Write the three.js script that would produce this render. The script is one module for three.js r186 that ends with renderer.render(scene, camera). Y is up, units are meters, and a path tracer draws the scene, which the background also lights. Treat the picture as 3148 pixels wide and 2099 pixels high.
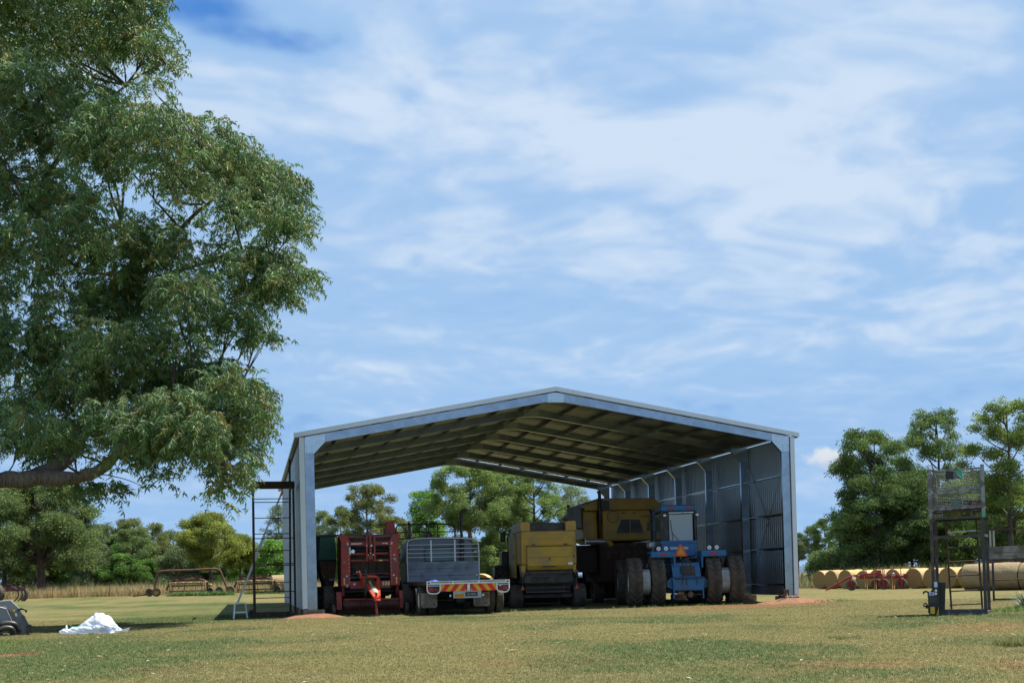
import * as THREE from 'three';
import { mergeGeometries } from 'three/addons/utils/BufferGeometryUtils.js';
import { RoundedBoxGeometry } from 'three/addons/geometries/RoundedBoxGeometry.js';

// ---------------------------------------------------------------- camera, sky, sun, exposure
const scene = new THREE.Scene();
const renderer = new THREE.WebGLRenderer({ antialias: true });
renderer.toneMapping = THREE.LinearToneMapping;
renderer.toneMappingExposure = 1.8;
renderer.shadowMap.enabled = true;

const camera = new THREE.PerspectiveCamera(48.2327, 3148 / 3426.56, 0.1, 9000);
camera.position.set(-1.8133, 1.1302, 43.9155);
camera.rotation.order = 'YXZ';
camera.rotation.set(0.0182, -0.2081, -0.0255);
camera.setViewOffset(3148, 3426.56, 0, 0, 3148, 2099);   // shifted lens: the horizon lies low in the frame
camera.updateProjectionMatrix();

// ---- noise
function rng(seed) { let a = seed >>> 0; return () => { a = (a + 0x6D2B79F5) | 0; let t = Math.imul(a ^ (a >>> 15), 1 | a); t = (t + Math.imul(t ^ (t >>> 7), 61 | t)) ^ t; return ((t ^ (t >>> 14)) >>> 0) / 4294967296; }; }
const HASH = (() => { const r = rng(7), h = new Float32Array(65536); for (let i = 0; i < 65536; i++) h[i] = r(); return h; })();
const hash2 = (x, y, s) => HASH[(Math.imul(x, 73856093) ^ Math.imul(y, 19349663) ^ Math.imul(s + 11, 83492791)) >>> 7 & 65535];
function vn(x, y, s = 0, per = 0) {
  let xi = Math.floor(x), yi = Math.floor(y); const fx = x - xi, fy = y - yi;
  let x1 = xi + 1, y1 = yi + 1;
  if (per) { xi = ((xi % per) + per) % per; x1 = ((x1 % per) + per) % per; yi = ((yi % per) + per) % per; y1 = ((y1 % per) + per) % per; }
  const u = fx * fx * (3 - 2 * fx), v = fy * fy * (3 - 2 * fy);
  const a = hash2(xi, yi, s), b = hash2(x1, yi, s), c = hash2(xi, y1, s), d = hash2(x1, y1, s);
  return a + (b - a) * u + (c - a) * v + (a - b - c + d) * u * v;
}
function fbm(x, y, s = 0, oct = 5, per = 0) { let v = 0, a = 0.5, n = 0; for (let i = 0; i < oct; i++) { v += a * vn(x, y, s + i * 17, per); n += a; a *= 0.5; x *= 2; y *= 2; per *= 2; } return v / n; }
const sst = (a, b, x) => { const t = Math.min(1, Math.max(0, (x - a) / (b - a))); return t * t * (3 - 2 * t); };
const mix = (a, b, t) => a + (b - a) * t;
const mix3 = (a, b, t) => [mix(a[0], b[0], t), mix(a[1], b[1], t), mix(a[2], b[2], t)];
const R = (d) => d * Math.PI / 180;

// ---- sky: thin broken high cloud over blue
function makeSky() {
  const W = 4096, H = 2048, px = new Float32Array(W * H * 4);
  // clear gaps between the clouds [azimuth from -z towards +x, elevation, half width, half height, strength]
  const gaps = [[-1.6, 24.6, 3.0, 0.9, 0.40], [2.2, 23.5, 3.4, 0.8, 0.36], [19.3, 21.0, 3.2, 0.8, 0.26], [32.5, 7.8, 5.5, 0.9, 0.22], [-1.5, 7.2, 6.5, 1.6, 0.22], [5.0, 17.0, 3.0, 1.0, 0.1], [12, 12.6, 7, 0.8, 0.12]];
  const banks = [[12, 21.6, 10, 2.6, 0.16], [24, 18.6, 9, 3.0, 0.15], [9, 9.9, 9, 0.9, 0.14], [24, 10.5, 10, 0.9, 0.10], [10, 15.5, 8, 1.6, 0.08]];
  for (let j = 0; j < H; j++) {
    const el = ((j + 0.5) / H - 0.5) * Math.PI, sy = Math.sin(el), cy = Math.cos(el), eld = el * 180 / Math.PI;
    for (let i = 0; i < W; i++) {
      const k = (j * W + i) * 4; px[k + 3] = 1;
      if (el < -0.01) { px[k] = 0.20; px[k + 1] = 0.19; px[k + 2] = 0.15; continue; }
      const az = ((i + 0.5) / W - 0.5) * 2 * Math.PI, dx = Math.cos(az) * cy, dz = Math.sin(az) * cy;
      const hr = Math.max(sy, 0), q = 1 / (hr + 0.13);
      const azd = Math.atan2(dx, -dz) * 180 / Math.PI;
      // clear blue, paler to the horizon
      const t = Math.pow(1 - hr, 6.0);
      let c = mix3([0.075, 0.25, 0.67], [0.36, 0.60, 0.90], t);
      // cloud sheet at one height, drawn out by the wind
      const u = dx * q * 3.1, v = dz * q * 3.1;
      const wa = fbm(u * 0.8 + 5, v * 0.8, 60, 3) - 0.5, wb = fbm(u * 0.8, v * 0.8 + 9, 61, 3) - 0.5;
      const big = fbm(u * 0.33 + wa * 0.5, v * 0.55 + wb * 0.5, 1, 4);
      const mid = fbm(u * 1.25 + wa * 1.6 + v * 0.25, v * 1.75 + wb * 1.6, 2, 6);
      const fin = fbm(u * 5.2 + wa * 5, v * 6.0 + wb * 5, 3, 6);
      let d = big * 0.36 + mid * 0.38 + fin * 0.26 + 0.15;
      for (const g of gaps) { const a = (azd - g[0]) / g[2], b = (eld - g[1]) / g[3], e = a * a + b * b; if (e < 9) d -= g[4] * Math.exp(-e) * (0.55 + mid * 0.9); }
      for (const g of banks) { const a = (azd - g[0]) / g[2], b = (eld - g[1]) / g[3], e = a * a + b * b; if (e < 9) d += g[4] * Math.exp(-e) * (0.4 + mid * 1.2); }
      const low = sst(1.5, 10, eld);
      const veil = sst(0.26, 0.54, d) * mix(0.40, 0.86, low);
      c = mix3(c, [0.385, 0.60, 0.885], veil);
      const al = sst(0.48, 0.96, d) * mix(0.28, 0.80, low);
      const br = sst(0.30, 0.80, mid * 0.5 + fin * 0.3 + big * 0.2 + (d - 0.66) * 0.6);
      const cl = mix3([0.43, 0.60, 0.865], [0.70, 0.81, 0.945], br);
      c = mix3(c, cl, al);
      px[k] = c[0]; px[k + 1] = c[1]; px[k + 2] = c[2];
      // one small heap cloud low over the trees
      const ca = (azd - 26.4) / 1.15, cb = (eld - 4.95) / 0.62;
      if (ca * ca + cb * cb < 4) {
        const e = ca * ca * 0.7 + cb * cb * (cb < 0 ? 1.4 : 1.0), n = fbm(azd * 2.6, eld * 3.2, 33, 5);
        const aa = sst(0.9, 0.25, e + (n - 0.5) * 1.7) * 0.8;
        const cc = mix3([0.52, 0.62, 0.78], [0.86, 0.87, 0.86], sst(-0.6, 0.6, cb + (n - 0.5)));
        px[k] = mix(px[k], cc[0], aa); px[k + 1] = mix(px[k + 1], cc[1], aa); px[k + 2] = mix(px[k + 2], cc[2], aa);
      }
    }
  }
  const t = new THREE.DataTexture(px, W, H, THREE.RGBAFormat, THREE.FloatType);
  t.mapping = THREE.EquirectangularReflectionMapping; t.magFilter = THREE.LinearFilter; t.minFilter = THREE.LinearFilter; t.needsUpdate = true;
  return t;
}
const skyTexture = makeSky();
scene.background = skyTexture;
scene.backgroundIntensity = 0.555;
scene.environment = skyTexture;

const sun = new THREE.DirectionalLight(new THREE.Color(1.0, 0.955, 0.84), 5.0);
sun.position.set(46, 100, -5); sun.target.position.set(0, 0, 0);
sun.castShadow = true; sun.shadow.mapSize.set(4096, 4096); sun.shadow.radius = 1;
Object.assign(sun.shadow.camera, { left: -80, right: 80, top: 80, bottom: -80, near: 1, far: 400 });
scene.add(sun, sun.target);

// ---------------------------------------------------------------- helpers
function tex(w, h, fn, repeatM = 0, srgb = true) {
  const d = new Uint8Array(w * h * 4), enc = (c) => { c = Math.min(1, Math.max(0, c)); return Math.round(255 * (srgb ? (c <= 0.0031308 ? 12.92 * c : 1.055 * Math.pow(c, 1 / 2.4) - 0.055) : c)); };
  for (let j = 0; j < h; j++) for (let i = 0; i < w; i++) { const c = fn(i / w, j / h), k = (j * w + i) * 4; d[k] = enc(c[0]); d[k + 1] = enc(c[1]); d[k + 2] = enc(c[2]); d[k + 3] = 255; }
  const t = new THREE.DataTexture(d, w, h, THREE.RGBAFormat);
  t.wrapS = t.wrapT = THREE.RepeatWrapping; t.magFilter = THREE.LinearFilter; t.minFilter = THREE.LinearMipmapLinearFilter; t.generateMipmaps = true;
  if (srgb) t.colorSpace = THREE.SRGBColorSpace;
  if (repeatM) t.repeat.set(1 / repeatM, 1 / repeatM);
  t.needsUpdate = true; return t;
}
let seedN = 100;
// a surface: base colour with mottling, patches of a second colour (dirt, rust, wear) and fine grain
function surf(color, o = {}) {
  const s = (seedN += 31), S = o.px || 256, per = 8, { vary = 0.12, dirt = null, amt = 0.3, edge = 0.12, tile = 1.6, rough = 0.7, metal = 0, bump = 0, streak = 0, fine = 0.08 } = o;
  const map = tex(S, S, (x, y) => {
    const n = fbm(x * per, y * per * (streak ? 0.25 : 1) * (streak ? 4 : 1), s, 5, per), f = hash2((x * S) | 0, (y * S) | 0, s + 5) - 0.5;
    const m = 1 + (n - 0.5) * 2 * vary + f * 2 * fine;
    let c = [color[0] * m, color[1] * m, color[2] * m];
    if (dirt) { const q = streak ? fbm(x * per * 3, y * per * 0.5, s + 9, 4, 4) * 0.6 + fbm(x * per * 0.5, y * per * 0.5, s + 3, 5, 4) * 0.4 : fbm(x * per * 0.5, y * per * 0.5, s + 9, 6, 4); const a = sst(1 - amt - edge, 1 - amt + edge, q + 0.18); c = mix3(c, [dirt[0] * m, dirt[1] * m, dirt[2] * m], a); }
    return c;
  }, tile);
  const m = o.spec === undefined ? new THREE.MeshStandardMaterial({ map, roughness: rough, metalness: metal }) : new THREE.MeshPhysicalMaterial({ map, roughness: rough, metalness: metal, specularIntensity: o.spec });
  if (bump) { m.bumpMap = tex(S, S, (x, y) => { const n = fbm(x * per * 2, y * per * 2, s + 2, 5, per * 2); return [n, n, n]; }, tile, false); m.bumpScale = bump; }
  return m;
}
const plain = (r, g, b, rough = 0.6, metal = 0) => { const m = new THREE.MeshStandardMaterial({ roughness: rough, metalness: metal }); m.color.setRGB(r, g, b); return m; };

const taken = {};
function numbered(n) { const k = taken[n] = (taken[n] ?? -1) + 1; return k ? `${n}_${String(k).padStart(3, '0')}` : n; }
function tag(o, label, category, group, kind) { if (label) o.userData.label = label; if (category) o.userData.category = category; if (group) o.userData.group = group; if (kind) o.userData.kind = kind; return o; }
function thing(name, label, category, pos = [0, 0, 0], turn = 0, group) { const o = new THREE.Group(); o.name = numbered(name); o.position.set(...pos); o.rotation.y = turn; scene.add(o); return tag(o, label, category, group); }
function boxUV(g) {   // uv in metres, projected along the face's main axis
  const p = g.attributes.position, n = g.attributes.normal, uv = new Float32Array(p.count * 2);
  for (let i = 0; i < p.count; i += 3) {
    let ax = 0, ay = 0, az = 0;
    for (let k = 0; k < 3; k++) { ax += Math.abs(n.getX(i + k)); ay += Math.abs(n.getY(i + k)); az += Math.abs(n.getZ(i + k)); }
    for (let k = 0; k < 3; k++) {
      const x = p.getX(i + k), y = p.getY(i + k), z = p.getZ(i + k), j = (i + k) * 2;
      if (ay >= ax && ay >= az) { uv[j] = x; uv[j + 1] = z; } else if (ax >= az) { uv[j] = z; uv[j + 1] = y; } else { uv[j] = x; uv[j + 1] = y; }
    }
  }
  g.setAttribute('uv', new THREE.BufferAttribute(uv, 2)); return g;
}
const V = (x, y, z) => new THREE.Vector3(x, y, z);
class MB {
  constructor() { this.l = []; }
  add(g, m) { g = g.index ? g.toNonIndexed() : g; for (const k of Object.keys(g.attributes)) if (k !== 'position' && k !== 'normal') g.deleteAttribute(k); if (!g.attributes.normal) g.computeVertexNormals(); if (m) g.applyMatrix4(m); this.l.push(g); return this; }
  box(x, y, z, w, h, d, rx = 0, ry = 0, rz = 0) { return this.add(new THREE.BoxGeometry(w, h, d), new THREE.Matrix4().compose(V(x, y, z), new THREE.Quaternion().setFromEuler(new THREE.Euler(rx, ry, rz)), V(1, 1, 1))); }
  rbox(x, y, z, w, h, d, r = 0.03, rx = 0, ry = 0, rz = 0) { return this.add(new RoundedBoxGeometry(w, h, d, 2, Math.min(r, w / 2.01, h / 2.01, d / 2.01)), new THREE.Matrix4().compose(V(x, y, z), new THREE.Quaternion().setFromEuler(new THREE.Euler(rx, ry, rz)), V(1, 1, 1))); }
  bar(a, b, w, h = w, roll = 0) {   // square bar between two points
    const A = V(...a), B = V(...b), d = B.clone().sub(A), L = d.length(), m = new THREE.Matrix4().lookAt(V(0, 0, 0), d, Math.abs(d.y) / L > 0.99 ? V(0, 0, 1) : V(0, 1, 0));
    if (roll) m.multiply(new THREE.Matrix4().makeRotationZ(roll));
    m.setPosition(A.clone().add(B).multiplyScalar(0.5)); return this.add(new THREE.BoxGeometry(w, h, L), m);
  }
  rod(a, b, r, r2 = r, seg = 8) {
    const A = V(...a), B = V(...b), d = B.clone().sub(A), L = d.length();
    return this.add(new THREE.CylinderGeometry(r2, r, L, seg), new THREE.Matrix4().compose(A.clone().add(B).multiplyScalar(0.5), new THREE.Quaternion().setFromUnitVectors(V(0, 1, 0), d.normalize()), V(1, 1, 1)));
  }
  tube(pts, r, seg = 24, rad = 8) { return this.add(new THREE.TubeGeometry(new THREE.CatmullRomCurve3(pts.map((p) => V(...p)), false, 'centripetal'), seg, r, rad)); }
  taper(pts, radii, seg = 20, rad = 9, wob = 0, seed = 1) {   // tapered limb along a curve
    const c = new THREE.CatmullRomCurve3(pts.map((p) => V(...p)), false, 'centripetal'), g = new THREE.TubeGeometry(c, seg, 1, rad), p = g.attributes.position, n = g.attributes.normal;
    for (let i = 0; i <= seg; i++) { const t = i / seg, f = t * (radii.length - 1), k = Math.min(radii.length - 2, Math.floor(f)), r = mix(radii[k], radii[k + 1], f - k); const q = c.getPointAt(t); for (let j = 0; j <= rad; j++) { const id = i * (rad + 1) + j, rr = r * (1 + wob * (vn((j % rad) * 0.9, i * 0.55, seed) - 0.5) * 2); p.setXYZ(id, q.x + n.getX(id) * rr, q.y + n.getY(id) * rr, q.z + n.getZ(id) * rr); } }
    return this.add(g);
  }
  lathe(pts, seg = 24, m) { return this.add(new THREE.LatheGeometry(pts.map((p) => new THREE.Vector2(p[0], p[1])), seg), m); }
  prism(pts, z0, z1, bevel = 0, holes = []) {   // outline in x,y extruded along z
    const s = new THREE.Shape(pts.map((p) => new THREE.Vector2(p[0], p[1])));
    for (const h of holes) s.holes.push(new THREE.Path(h.map((p) => new THREE.Vector2(p[0], p[1]))));
    const g = new THREE.ExtrudeGeometry(s, { depth: Math.abs(z1 - z0) - 2 * bevel, bevelEnabled: bevel > 0, bevelSize: bevel, bevelThickness: bevel, bevelOffset: -bevel, bevelSegments: 1, curveSegments: 8 });
    return this.add(g, new THREE.Matrix4().makeTranslation(0, 0, Math.min(z0, z1) + bevel));
  }
  prismX(pts, x0, x1, bevel = 0) {   // outline in z,y extruded along x: point [z, y]
    const s = new THREE.Shape(pts.map((p) => new THREE.Vector2(-p[0], p[1])));
    const g = new THREE.ExtrudeGeometry(s, { depth: Math.abs(x1 - x0) - 2 * bevel, bevelEnabled: bevel > 0, bevelSize: bevel, bevelThickness: bevel, bevelOffset: -bevel, bevelSegments: 1, curveSegments: 8 });
    g.rotateY(Math.PI / 2); return this.add(g, new THREE.Matrix4().makeTranslation(Math.min(x0, x1) + bevel, 0, 0));
  }
  geo() { const g = boxUV(mergeGeometries(this.l)); return g; }
  build(name, mat, parent = scene, kind) { const m = new THREE.Mesh(this.geo(), mat); m.name = parent === scene ? numbered(name) : name; m.castShadow = m.receiveShadow = true; parent.add(m); if (kind) m.userData.kind = kind; return m; }
}
const one = (f) => { const m = new MB(); f(m); return m; };
const circle = (cx, cy, r, n = 16, a0 = 0, a1 = Math.PI * 2) => Array.from({ length: n }, (_, i) => { const a = a0 + (a1 - a0) * i / (a1 - a0 > 6.2 ? n : n - 1); return [cx + Math.cos(a) * r, cy + Math.sin(a) * r]; });
function lettering(text, w, h, { fg = '#fff', bg = null, font = 'bold 80px sans-serif', px = 512, pad = 0.9, draw } = {}) {
  const c = document.createElement('canvas'); c.width = px; c.height = Math.max(16, Math.round(px * h / w)); const x = c.getContext('2d');
  x.fillStyle = bg || '#000'; x.fillRect(0, 0, c.width, c.height);
  if (draw) draw(x, c.width, c.height);
  if (text) { x.fillStyle = fg; x.font = font; x.textAlign = 'center'; x.textBaseline = 'middle'; x.fillText(text, c.width / 2, c.height / 2, c.width * pad); }
  const t = new THREE.CanvasTexture(c); t.colorSpace = THREE.SRGBColorSpace; return t;
}
function decal(name, parent, x, y, z, w, h, o = {}) {   // a printed plate 3 mm thick facing +z
  const mat = new THREE.MeshStandardMaterial({ map: lettering(o.text, w, h, o), roughness: o.rough ?? 0.5 });
  const g = new THREE.BoxGeometry(w, h, 0.004), m = new THREE.Mesh(g, mat); m.name = name; m.position.set(x, y, z); m.rotation.y = o.turn || 0; m.castShadow = m.receiveShadow = true; parent.add(m); return m;
}
const texTile = (m, t) => { const c = m.clone(); return c; };

// ---------------------------------------------------------------- ground
function terrain(x, z) {
  let h = 0.0105 * Math.min(58, Math.max(0, -z - 2)) * sst(16, -1, x) * (z < -2 ? 1 : 0);
  h += (fbm(x * 0.35, z * 0.35, 70, 3) - 0.5) * 0.05;
  const dx = (x + 1.8), dz = z - 43.9; if (dx * dx + dz * dz > 1.2e5) h += 0.2;
  return h;
}
// what covers the lawn at a place: dry stalks, green runners, bare red earth
const bare = [[0.4, 0.9, 1.5, 0.5], [15.2, 3.1, 2.4, 0.95], [17.4, 3.1, 1.6, 0.8], [13.0, 2.8, 1.5, 0.7], [18.0, 1.0, 1.4, 0.8], [12.2, 22.2, 1.1, 0.5], [11.2, 23.4, 0.9, 0.3], [8.6, 29.2, 0.8, 0.5], [7.2, 31.3, 1.0, 0.4], [9.6, 31.0, 1.6, 0.35], [-6.4, 20.3, 0.9, 0.8], [5.2, 30.0, 1.0, 0.35], [2.4, 27.5, 1.2, 0.2], [-2.8, 26.0, 1.0, 0.25]];
function cover(x, z) {
  const a = fbm(x * 0.22 + 3, z * 0.16, 80, 4), b = fbm(x * 0.9, z * 0.8, 81, 4), c = fbm(x * 2.6, z * 2.6, 82, 3);
  let green = sst(0.47, 0.64, a * 0.55 + b * 0.3 + c * 0.15 + 0.05 * sst(4, -4, x) + 0.03 * sst(6, 16, z) - 0.05 * sst(6, 12, x) * sst(18, 8, z) - 0.045 * sst(-2, -14, z));
  // a few lush strips the mower missed
  const strip = (x0, z0, rx, rz) => Math.exp(-(((x - x0) / rx) ** 2 + ((z - z0) / rz) ** 2));
  green = Math.min(1, green + 0.8 * strip(-5.6, 13.5, 2.4, 2.0) + 0.75 * strip(-1.6, 23.2, 1.8, 0.9) + 0.6 * strip(-3.2, 17.5, 1.8, 1.2) + 0.7 * strip(9.6, 26.6, 1.6, 1.0) + 0.5 * strip(-7.2, 17.5, 1.2, 2.2) + 0.5 * strip(-4, -12, 3, 12));
  let soil = 0;
  for (const [bx, bz, r, k] of bare) { const d = ((x - bx) / r) ** 2 + ((z - bz) / (r * 0.75)) ** 2; if (d < 5) soil = Math.max(soil, k * sst(1.35, 0.3, d + (c - 0.5) * 1.9 + (b - 0.5) * 1.4)); }
  return { green, soil, b, c };
}
function lawnColor(x, z) {
  const { green, soil, b, c } = cover(x, z);
  let k = mix3([0.178, 0.157, 0.064], [0.072, 0.102, 0.031], green);
  k = mix3(k, [0.211, 0.170, 0.086], sst(0.55, 0.75, b) * 0.6 * (1 - green));
  k = mix3(k, [0.211, 0.099, 0.052], soil);
  const m = 0.82 + c * 0.36; return [k[0] * m, k[1] * m, k[2] * m];
}
{
  const axis = (lo, hi, step, far, grow) => { const a = []; for (let v = lo; v <= hi + 1e-6; v += step) a.push(v); let s = step, v = hi; while (v < far) { s *= grow; v += s; a.push(v); } s = step; v = lo; while (v > -far) { s *= grow; v -= s; a.unshift(v); } return a; };
  const xs = axis(-12, 22, 0.2, 3500, 1.12), zs = axis(-4, 36, 0.2, 3500, 1.12), nx = xs.length, nz = zs.length;
  const p = new Float32Array(nx * nz * 3), col = new Float32Array(nx * nz * 3), uv = new Float32Array(nx * nz * 2), idx = [];
  for (let j = 0; j < nz; j++) for (let i = 0; i < nx; i++) {
    const k = j * nx + i, x = xs[i], z = zs[j]; p[k * 3] = x; p[k * 3 + 1] = terrain(x, z); p[k * 3 + 2] = z; uv[k * 2] = x; uv[k * 2 + 1] = z;
    const c = lawnColor(x, z); for (let q = 0; q < 3; q++) col[k * 3 + q] = c[q] * 0.92 / 0.75;
    if (i < nx - 1 && j < nz - 1) idx.push(k, k + nx, k + 1, k + 1, k + nx, k + nx + 1);
  }
  const g = new THREE.BufferGeometry(); g.setAttribute('position', new THREE.BufferAttribute(p, 3)); g.setAttribute('color', new THREE.BufferAttribute(col, 3)); g.setAttribute('uv', new THREE.BufferAttribute(uv, 2)); g.setIndex(idx); g.computeVertexNormals();
  const map = tex(1024, 1024, (x, y) => { const n = fbm(x * 24, y * 24, 90, 5, 24), f = hash2((x * 1024) | 0, (y * 1024) | 0, 3), t = fbm(x * 90, y * 90, 91, 2, 90); const v = 0.75 * (0.35 + n * 0.6 + (f - 0.5) * 0.5 + t * 0.45); return [v * 1.02, v, v * 0.96]; }, 2.7);
  const bump = tex(1024, 1024, (x, y) => { const n = fbm(x * 60, y * 60, 92, 4, 60); return [n, n, n]; }, 2.7, false);
  const m = new THREE.Mesh(g, new THREE.MeshPhysicalMaterial({ map, vertexColors: true, roughness: 0.95, specularIntensity: 0.2, bumpMap: bump, bumpScale: 0.03 }));
  m.name = 'lawn_ground'; m.receiveShadow = true; m.userData = { kind: 'structure', label: 'mown lawn of dry and green grass around the open shed' }; scene.add(m);
}
// grass: short mown tufts
function tuftGeo(seed, n, h, spread, w) {
  const r = rng(seed), pos = [], nor = [];
  for (let i = 0; i < n; i++) {
    const a = r() * 6.283, d = r() * spread, x = Math.cos(a) * d, z = Math.sin(a) * d, hh = h * (0.45 + r() * 0.75), b = r() * 6.283, l = hh * (0.25 + r() * 0.7), ww = w * (0.6 + r() * 0.7), cx = Math.cos(b + 1.57) * ww, cz = Math.sin(b + 1.57) * ww, tx = x + Math.cos(b) * l, tz = z + Math.sin(b) * l;
    const mx = x + Math.cos(b) * l * 0.35, mz = z + Math.sin(b) * l * 0.35, my = hh * 0.62;
    pos.push(x - cx, -0.01, z - cz, x + cx, -0.01, z + cz, mx + cx * 0.8, my, mz + cz * 0.8, x - cx, -0.01, z - cz, mx + cx * 0.8, my, mz + cz * 0.8, mx - cx * 0.8, my, mz - cz * 0.8, mx - cx * 0.8, my, mz - cz * 0.8, mx + cx * 0.8, my, mz + cz * 0.8, tx, hh, tz);
    for (let k = 0; k < 9; k++) nor.push(Math.cos(b) * -0.3, 0.9, Math.sin(b) * -0.3);
  }
  const g = new THREE.BufferGeometry(); g.setAttribute('position', new THREE.Float32BufferAttribute(pos, 3)); g.setAttribute('normal', new THREE.Float32BufferAttribute(nor, 3)); return g;
}
const bladeMat = new THREE.MeshPhysicalMaterial({ color: 0xffffff, roughness: 0.96, transmission: 0.3, thickness: 0, specularIntensity: 0.25 });
function scatter(name, label, geo, mat, spots, kind = 'stuff', parent = scene) {   // spots: [x, y, z, scale, turn, r, g, b, tiltx, tiltz, sy]
  const im = new THREE.InstancedMesh(geo, mat, spots.length), m = new THREE.Matrix4(), q = new THREE.Quaternion(), e = new THREE.Euler(), c = new THREE.Color();
  spots.forEach((s, i) => { e.set(s[8] || 0, s[4], s[9] || 0, 'YXZ'); q.setFromEuler(e); m.compose(V(s[0], s[1], s[2]), q, V(s[3], s[3] * (s[10] || 1), s[3])); im.setMatrixAt(i, m); c.setRGB(s[5], s[6], s[7]); im.setColorAt(i, c); });
  im.name = parent === scene ? numbered(name) : name; im.castShadow = im.receiveShadow = true; if (kind) im.userData.kind = kind; if (label) im.userData.label = label; parent.add(im); return im;
}
{
  const r = rng(11), near = [];
  const eye = [-1.81, 43.92], F = 3827;
  for (let i = 0; i < 260000; i++) {   // denser close to where one stands on the lawn, thinning out towards the shed
    const d = 10 + 40 * Math.pow(r(), 1.35), a = -0.2 + r() * 0.84, x = eye[0] + Math.sin(a) * d, z = eye[1] - Math.cos(a) * d;
    if (z < -1 && x > 0 && x < 18.5) continue;
    const cv = cover(x, z); if (r() < cv.soil * 0.93) continue;
    const k = lawnColor(x, z), j = 0.78 + r() * 0.45, dry = r();
    const c = dry > 0.87 ? mix3(k, [0.256, 0.205, 0.102], 0.7) : dry < 0.28 ? mix3(k, [0.054, 0.080, 0.026], 0.6) : k;
    near.push([x, terrain(x, z), z, (0.7 + r() * 0.6) * (1 + cv.green * 0.5), r() * 6.28, c[0] * j * 1.15, c[1] * j * 1.15, c[2] * j * 1.15]);
  }
  scatter('lawn_grass', 'short mown lawn grass, mixed dry and green blades', tuftGeo(5, 12, 0.020, 0.055, 0.0021), bladeMat, near);
  // unmown edges: along the shed shadow line, round the machines on the left, by the tower
  const tall = [], put = (x, z, s, g) => { const j = 0.7 + r() * 0.6, c = mix3([0.166, 0.141, 0.058], [0.077, 0.141, 0.029], g); tall.push([x, terrain(x, z) - 0.01, z, s * (0.6 + r() * 0.8), r() * 6.28, c[0] * j, c[1] * j, c[2] * j]); };
  for (let i = 0; i < 420; i++) put(0.6 + r() * 15.5, 0.15 + r() * 0.7 - 0.35 * r(), 0.45, 0.75);
  for (let i = 0; i < 900; i++) { const a = r() * 6.28, d = r(); put(-7.7 + Math.cos(a) * d * 1.7, 15.6 + Math.sin(a) * d * 4.2, 0.75 * (1.1 - d), 0.8); }
  for (let i = 0; i < 520; i++) { const a = r() * 6.28, d = r(); put(17.6 + Math.cos(a) * d * 1.4, 15.2 + Math.sin(a) * d * 1.3, 0.8 * (1.1 - d), 0.8); }
  for (let i = 0; i < 120; i++) { const a = r() * 6.28, d = Math.sqrt(r()); put(9.05 + Math.cos(a) * d * 0.35, 27.7 + Math.sin(a) * d * 0.3, 0.55, 0.4); }
  for (let i = 0; i < 80; i++) { const a = r() * 6.28, d = Math.sqrt(r()); put(7.9 + Math.cos(a) * d * 0.3, 24.7 + Math.sin(a) * d * 0.3, 0.35, 0.4); }
  for (let i = 0; i < 160; i++) put(18.6 + r() * 2, -0.5 + r() * 1.5, 0.5, 0.6);
  scatter('long_grass', 'longer green grass left by the mower round machines and posts', tuftGeo(6, 22, 0.17, 0.07, 0.005), bladeMat, tall);
}
// fallen gum leaves and strips of bark on the lawn
{
  const r = rng(12), a = [], g = new THREE.BufferGeometry();
  g.setAttribute('position', new THREE.Float32BufferAttribute([-0.5, 0, 0, 0, 0.06, -0.14, 0.1, 0.1, 0.12, -0.5, 0, 0, 0.1, 0.1, 0.12, 0, 0.06, -0.14, 0, 0.06, -0.14, 0.5, 0.02, 0, 0.1, 0.1, 0.12], 3)); g.computeVertexNormals();
  for (let i = 0; i < 1000; i++) {
    const d = 11 + 36 * Math.pow(r(), 0.8), an = -0.2 + Math.pow(r(), 1.25) * 0.86, x = -1.81 + Math.sin(an) * d, z = 43.92 - Math.cos(an) * d; if (z < 0.4 && x > -0.2) continue;
    const w = r(), c = w > 0.55 ? [0.416, 0.344, 0.240] : w > 0.25 ? [0.288, 0.208, 0.120] : w > 0.1 ? [0.496, 0.448, 0.368] : [0.096, 0.068, 0.040], s = 0.04 + Math.pow(r(), 4) * 0.12;
    a.push([x, terrain(x, z) + 0.028, z, s, r() * 6.28, ...c, (r() - 0.5) * 0.6, (r() - 0.5) * 0.6]);
  }
  scatter('leaf_litter', 'pale fallen gum leaves and bark flakes on the lawn', g, plain(1, 1, 1, 0.8), a);
}
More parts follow.
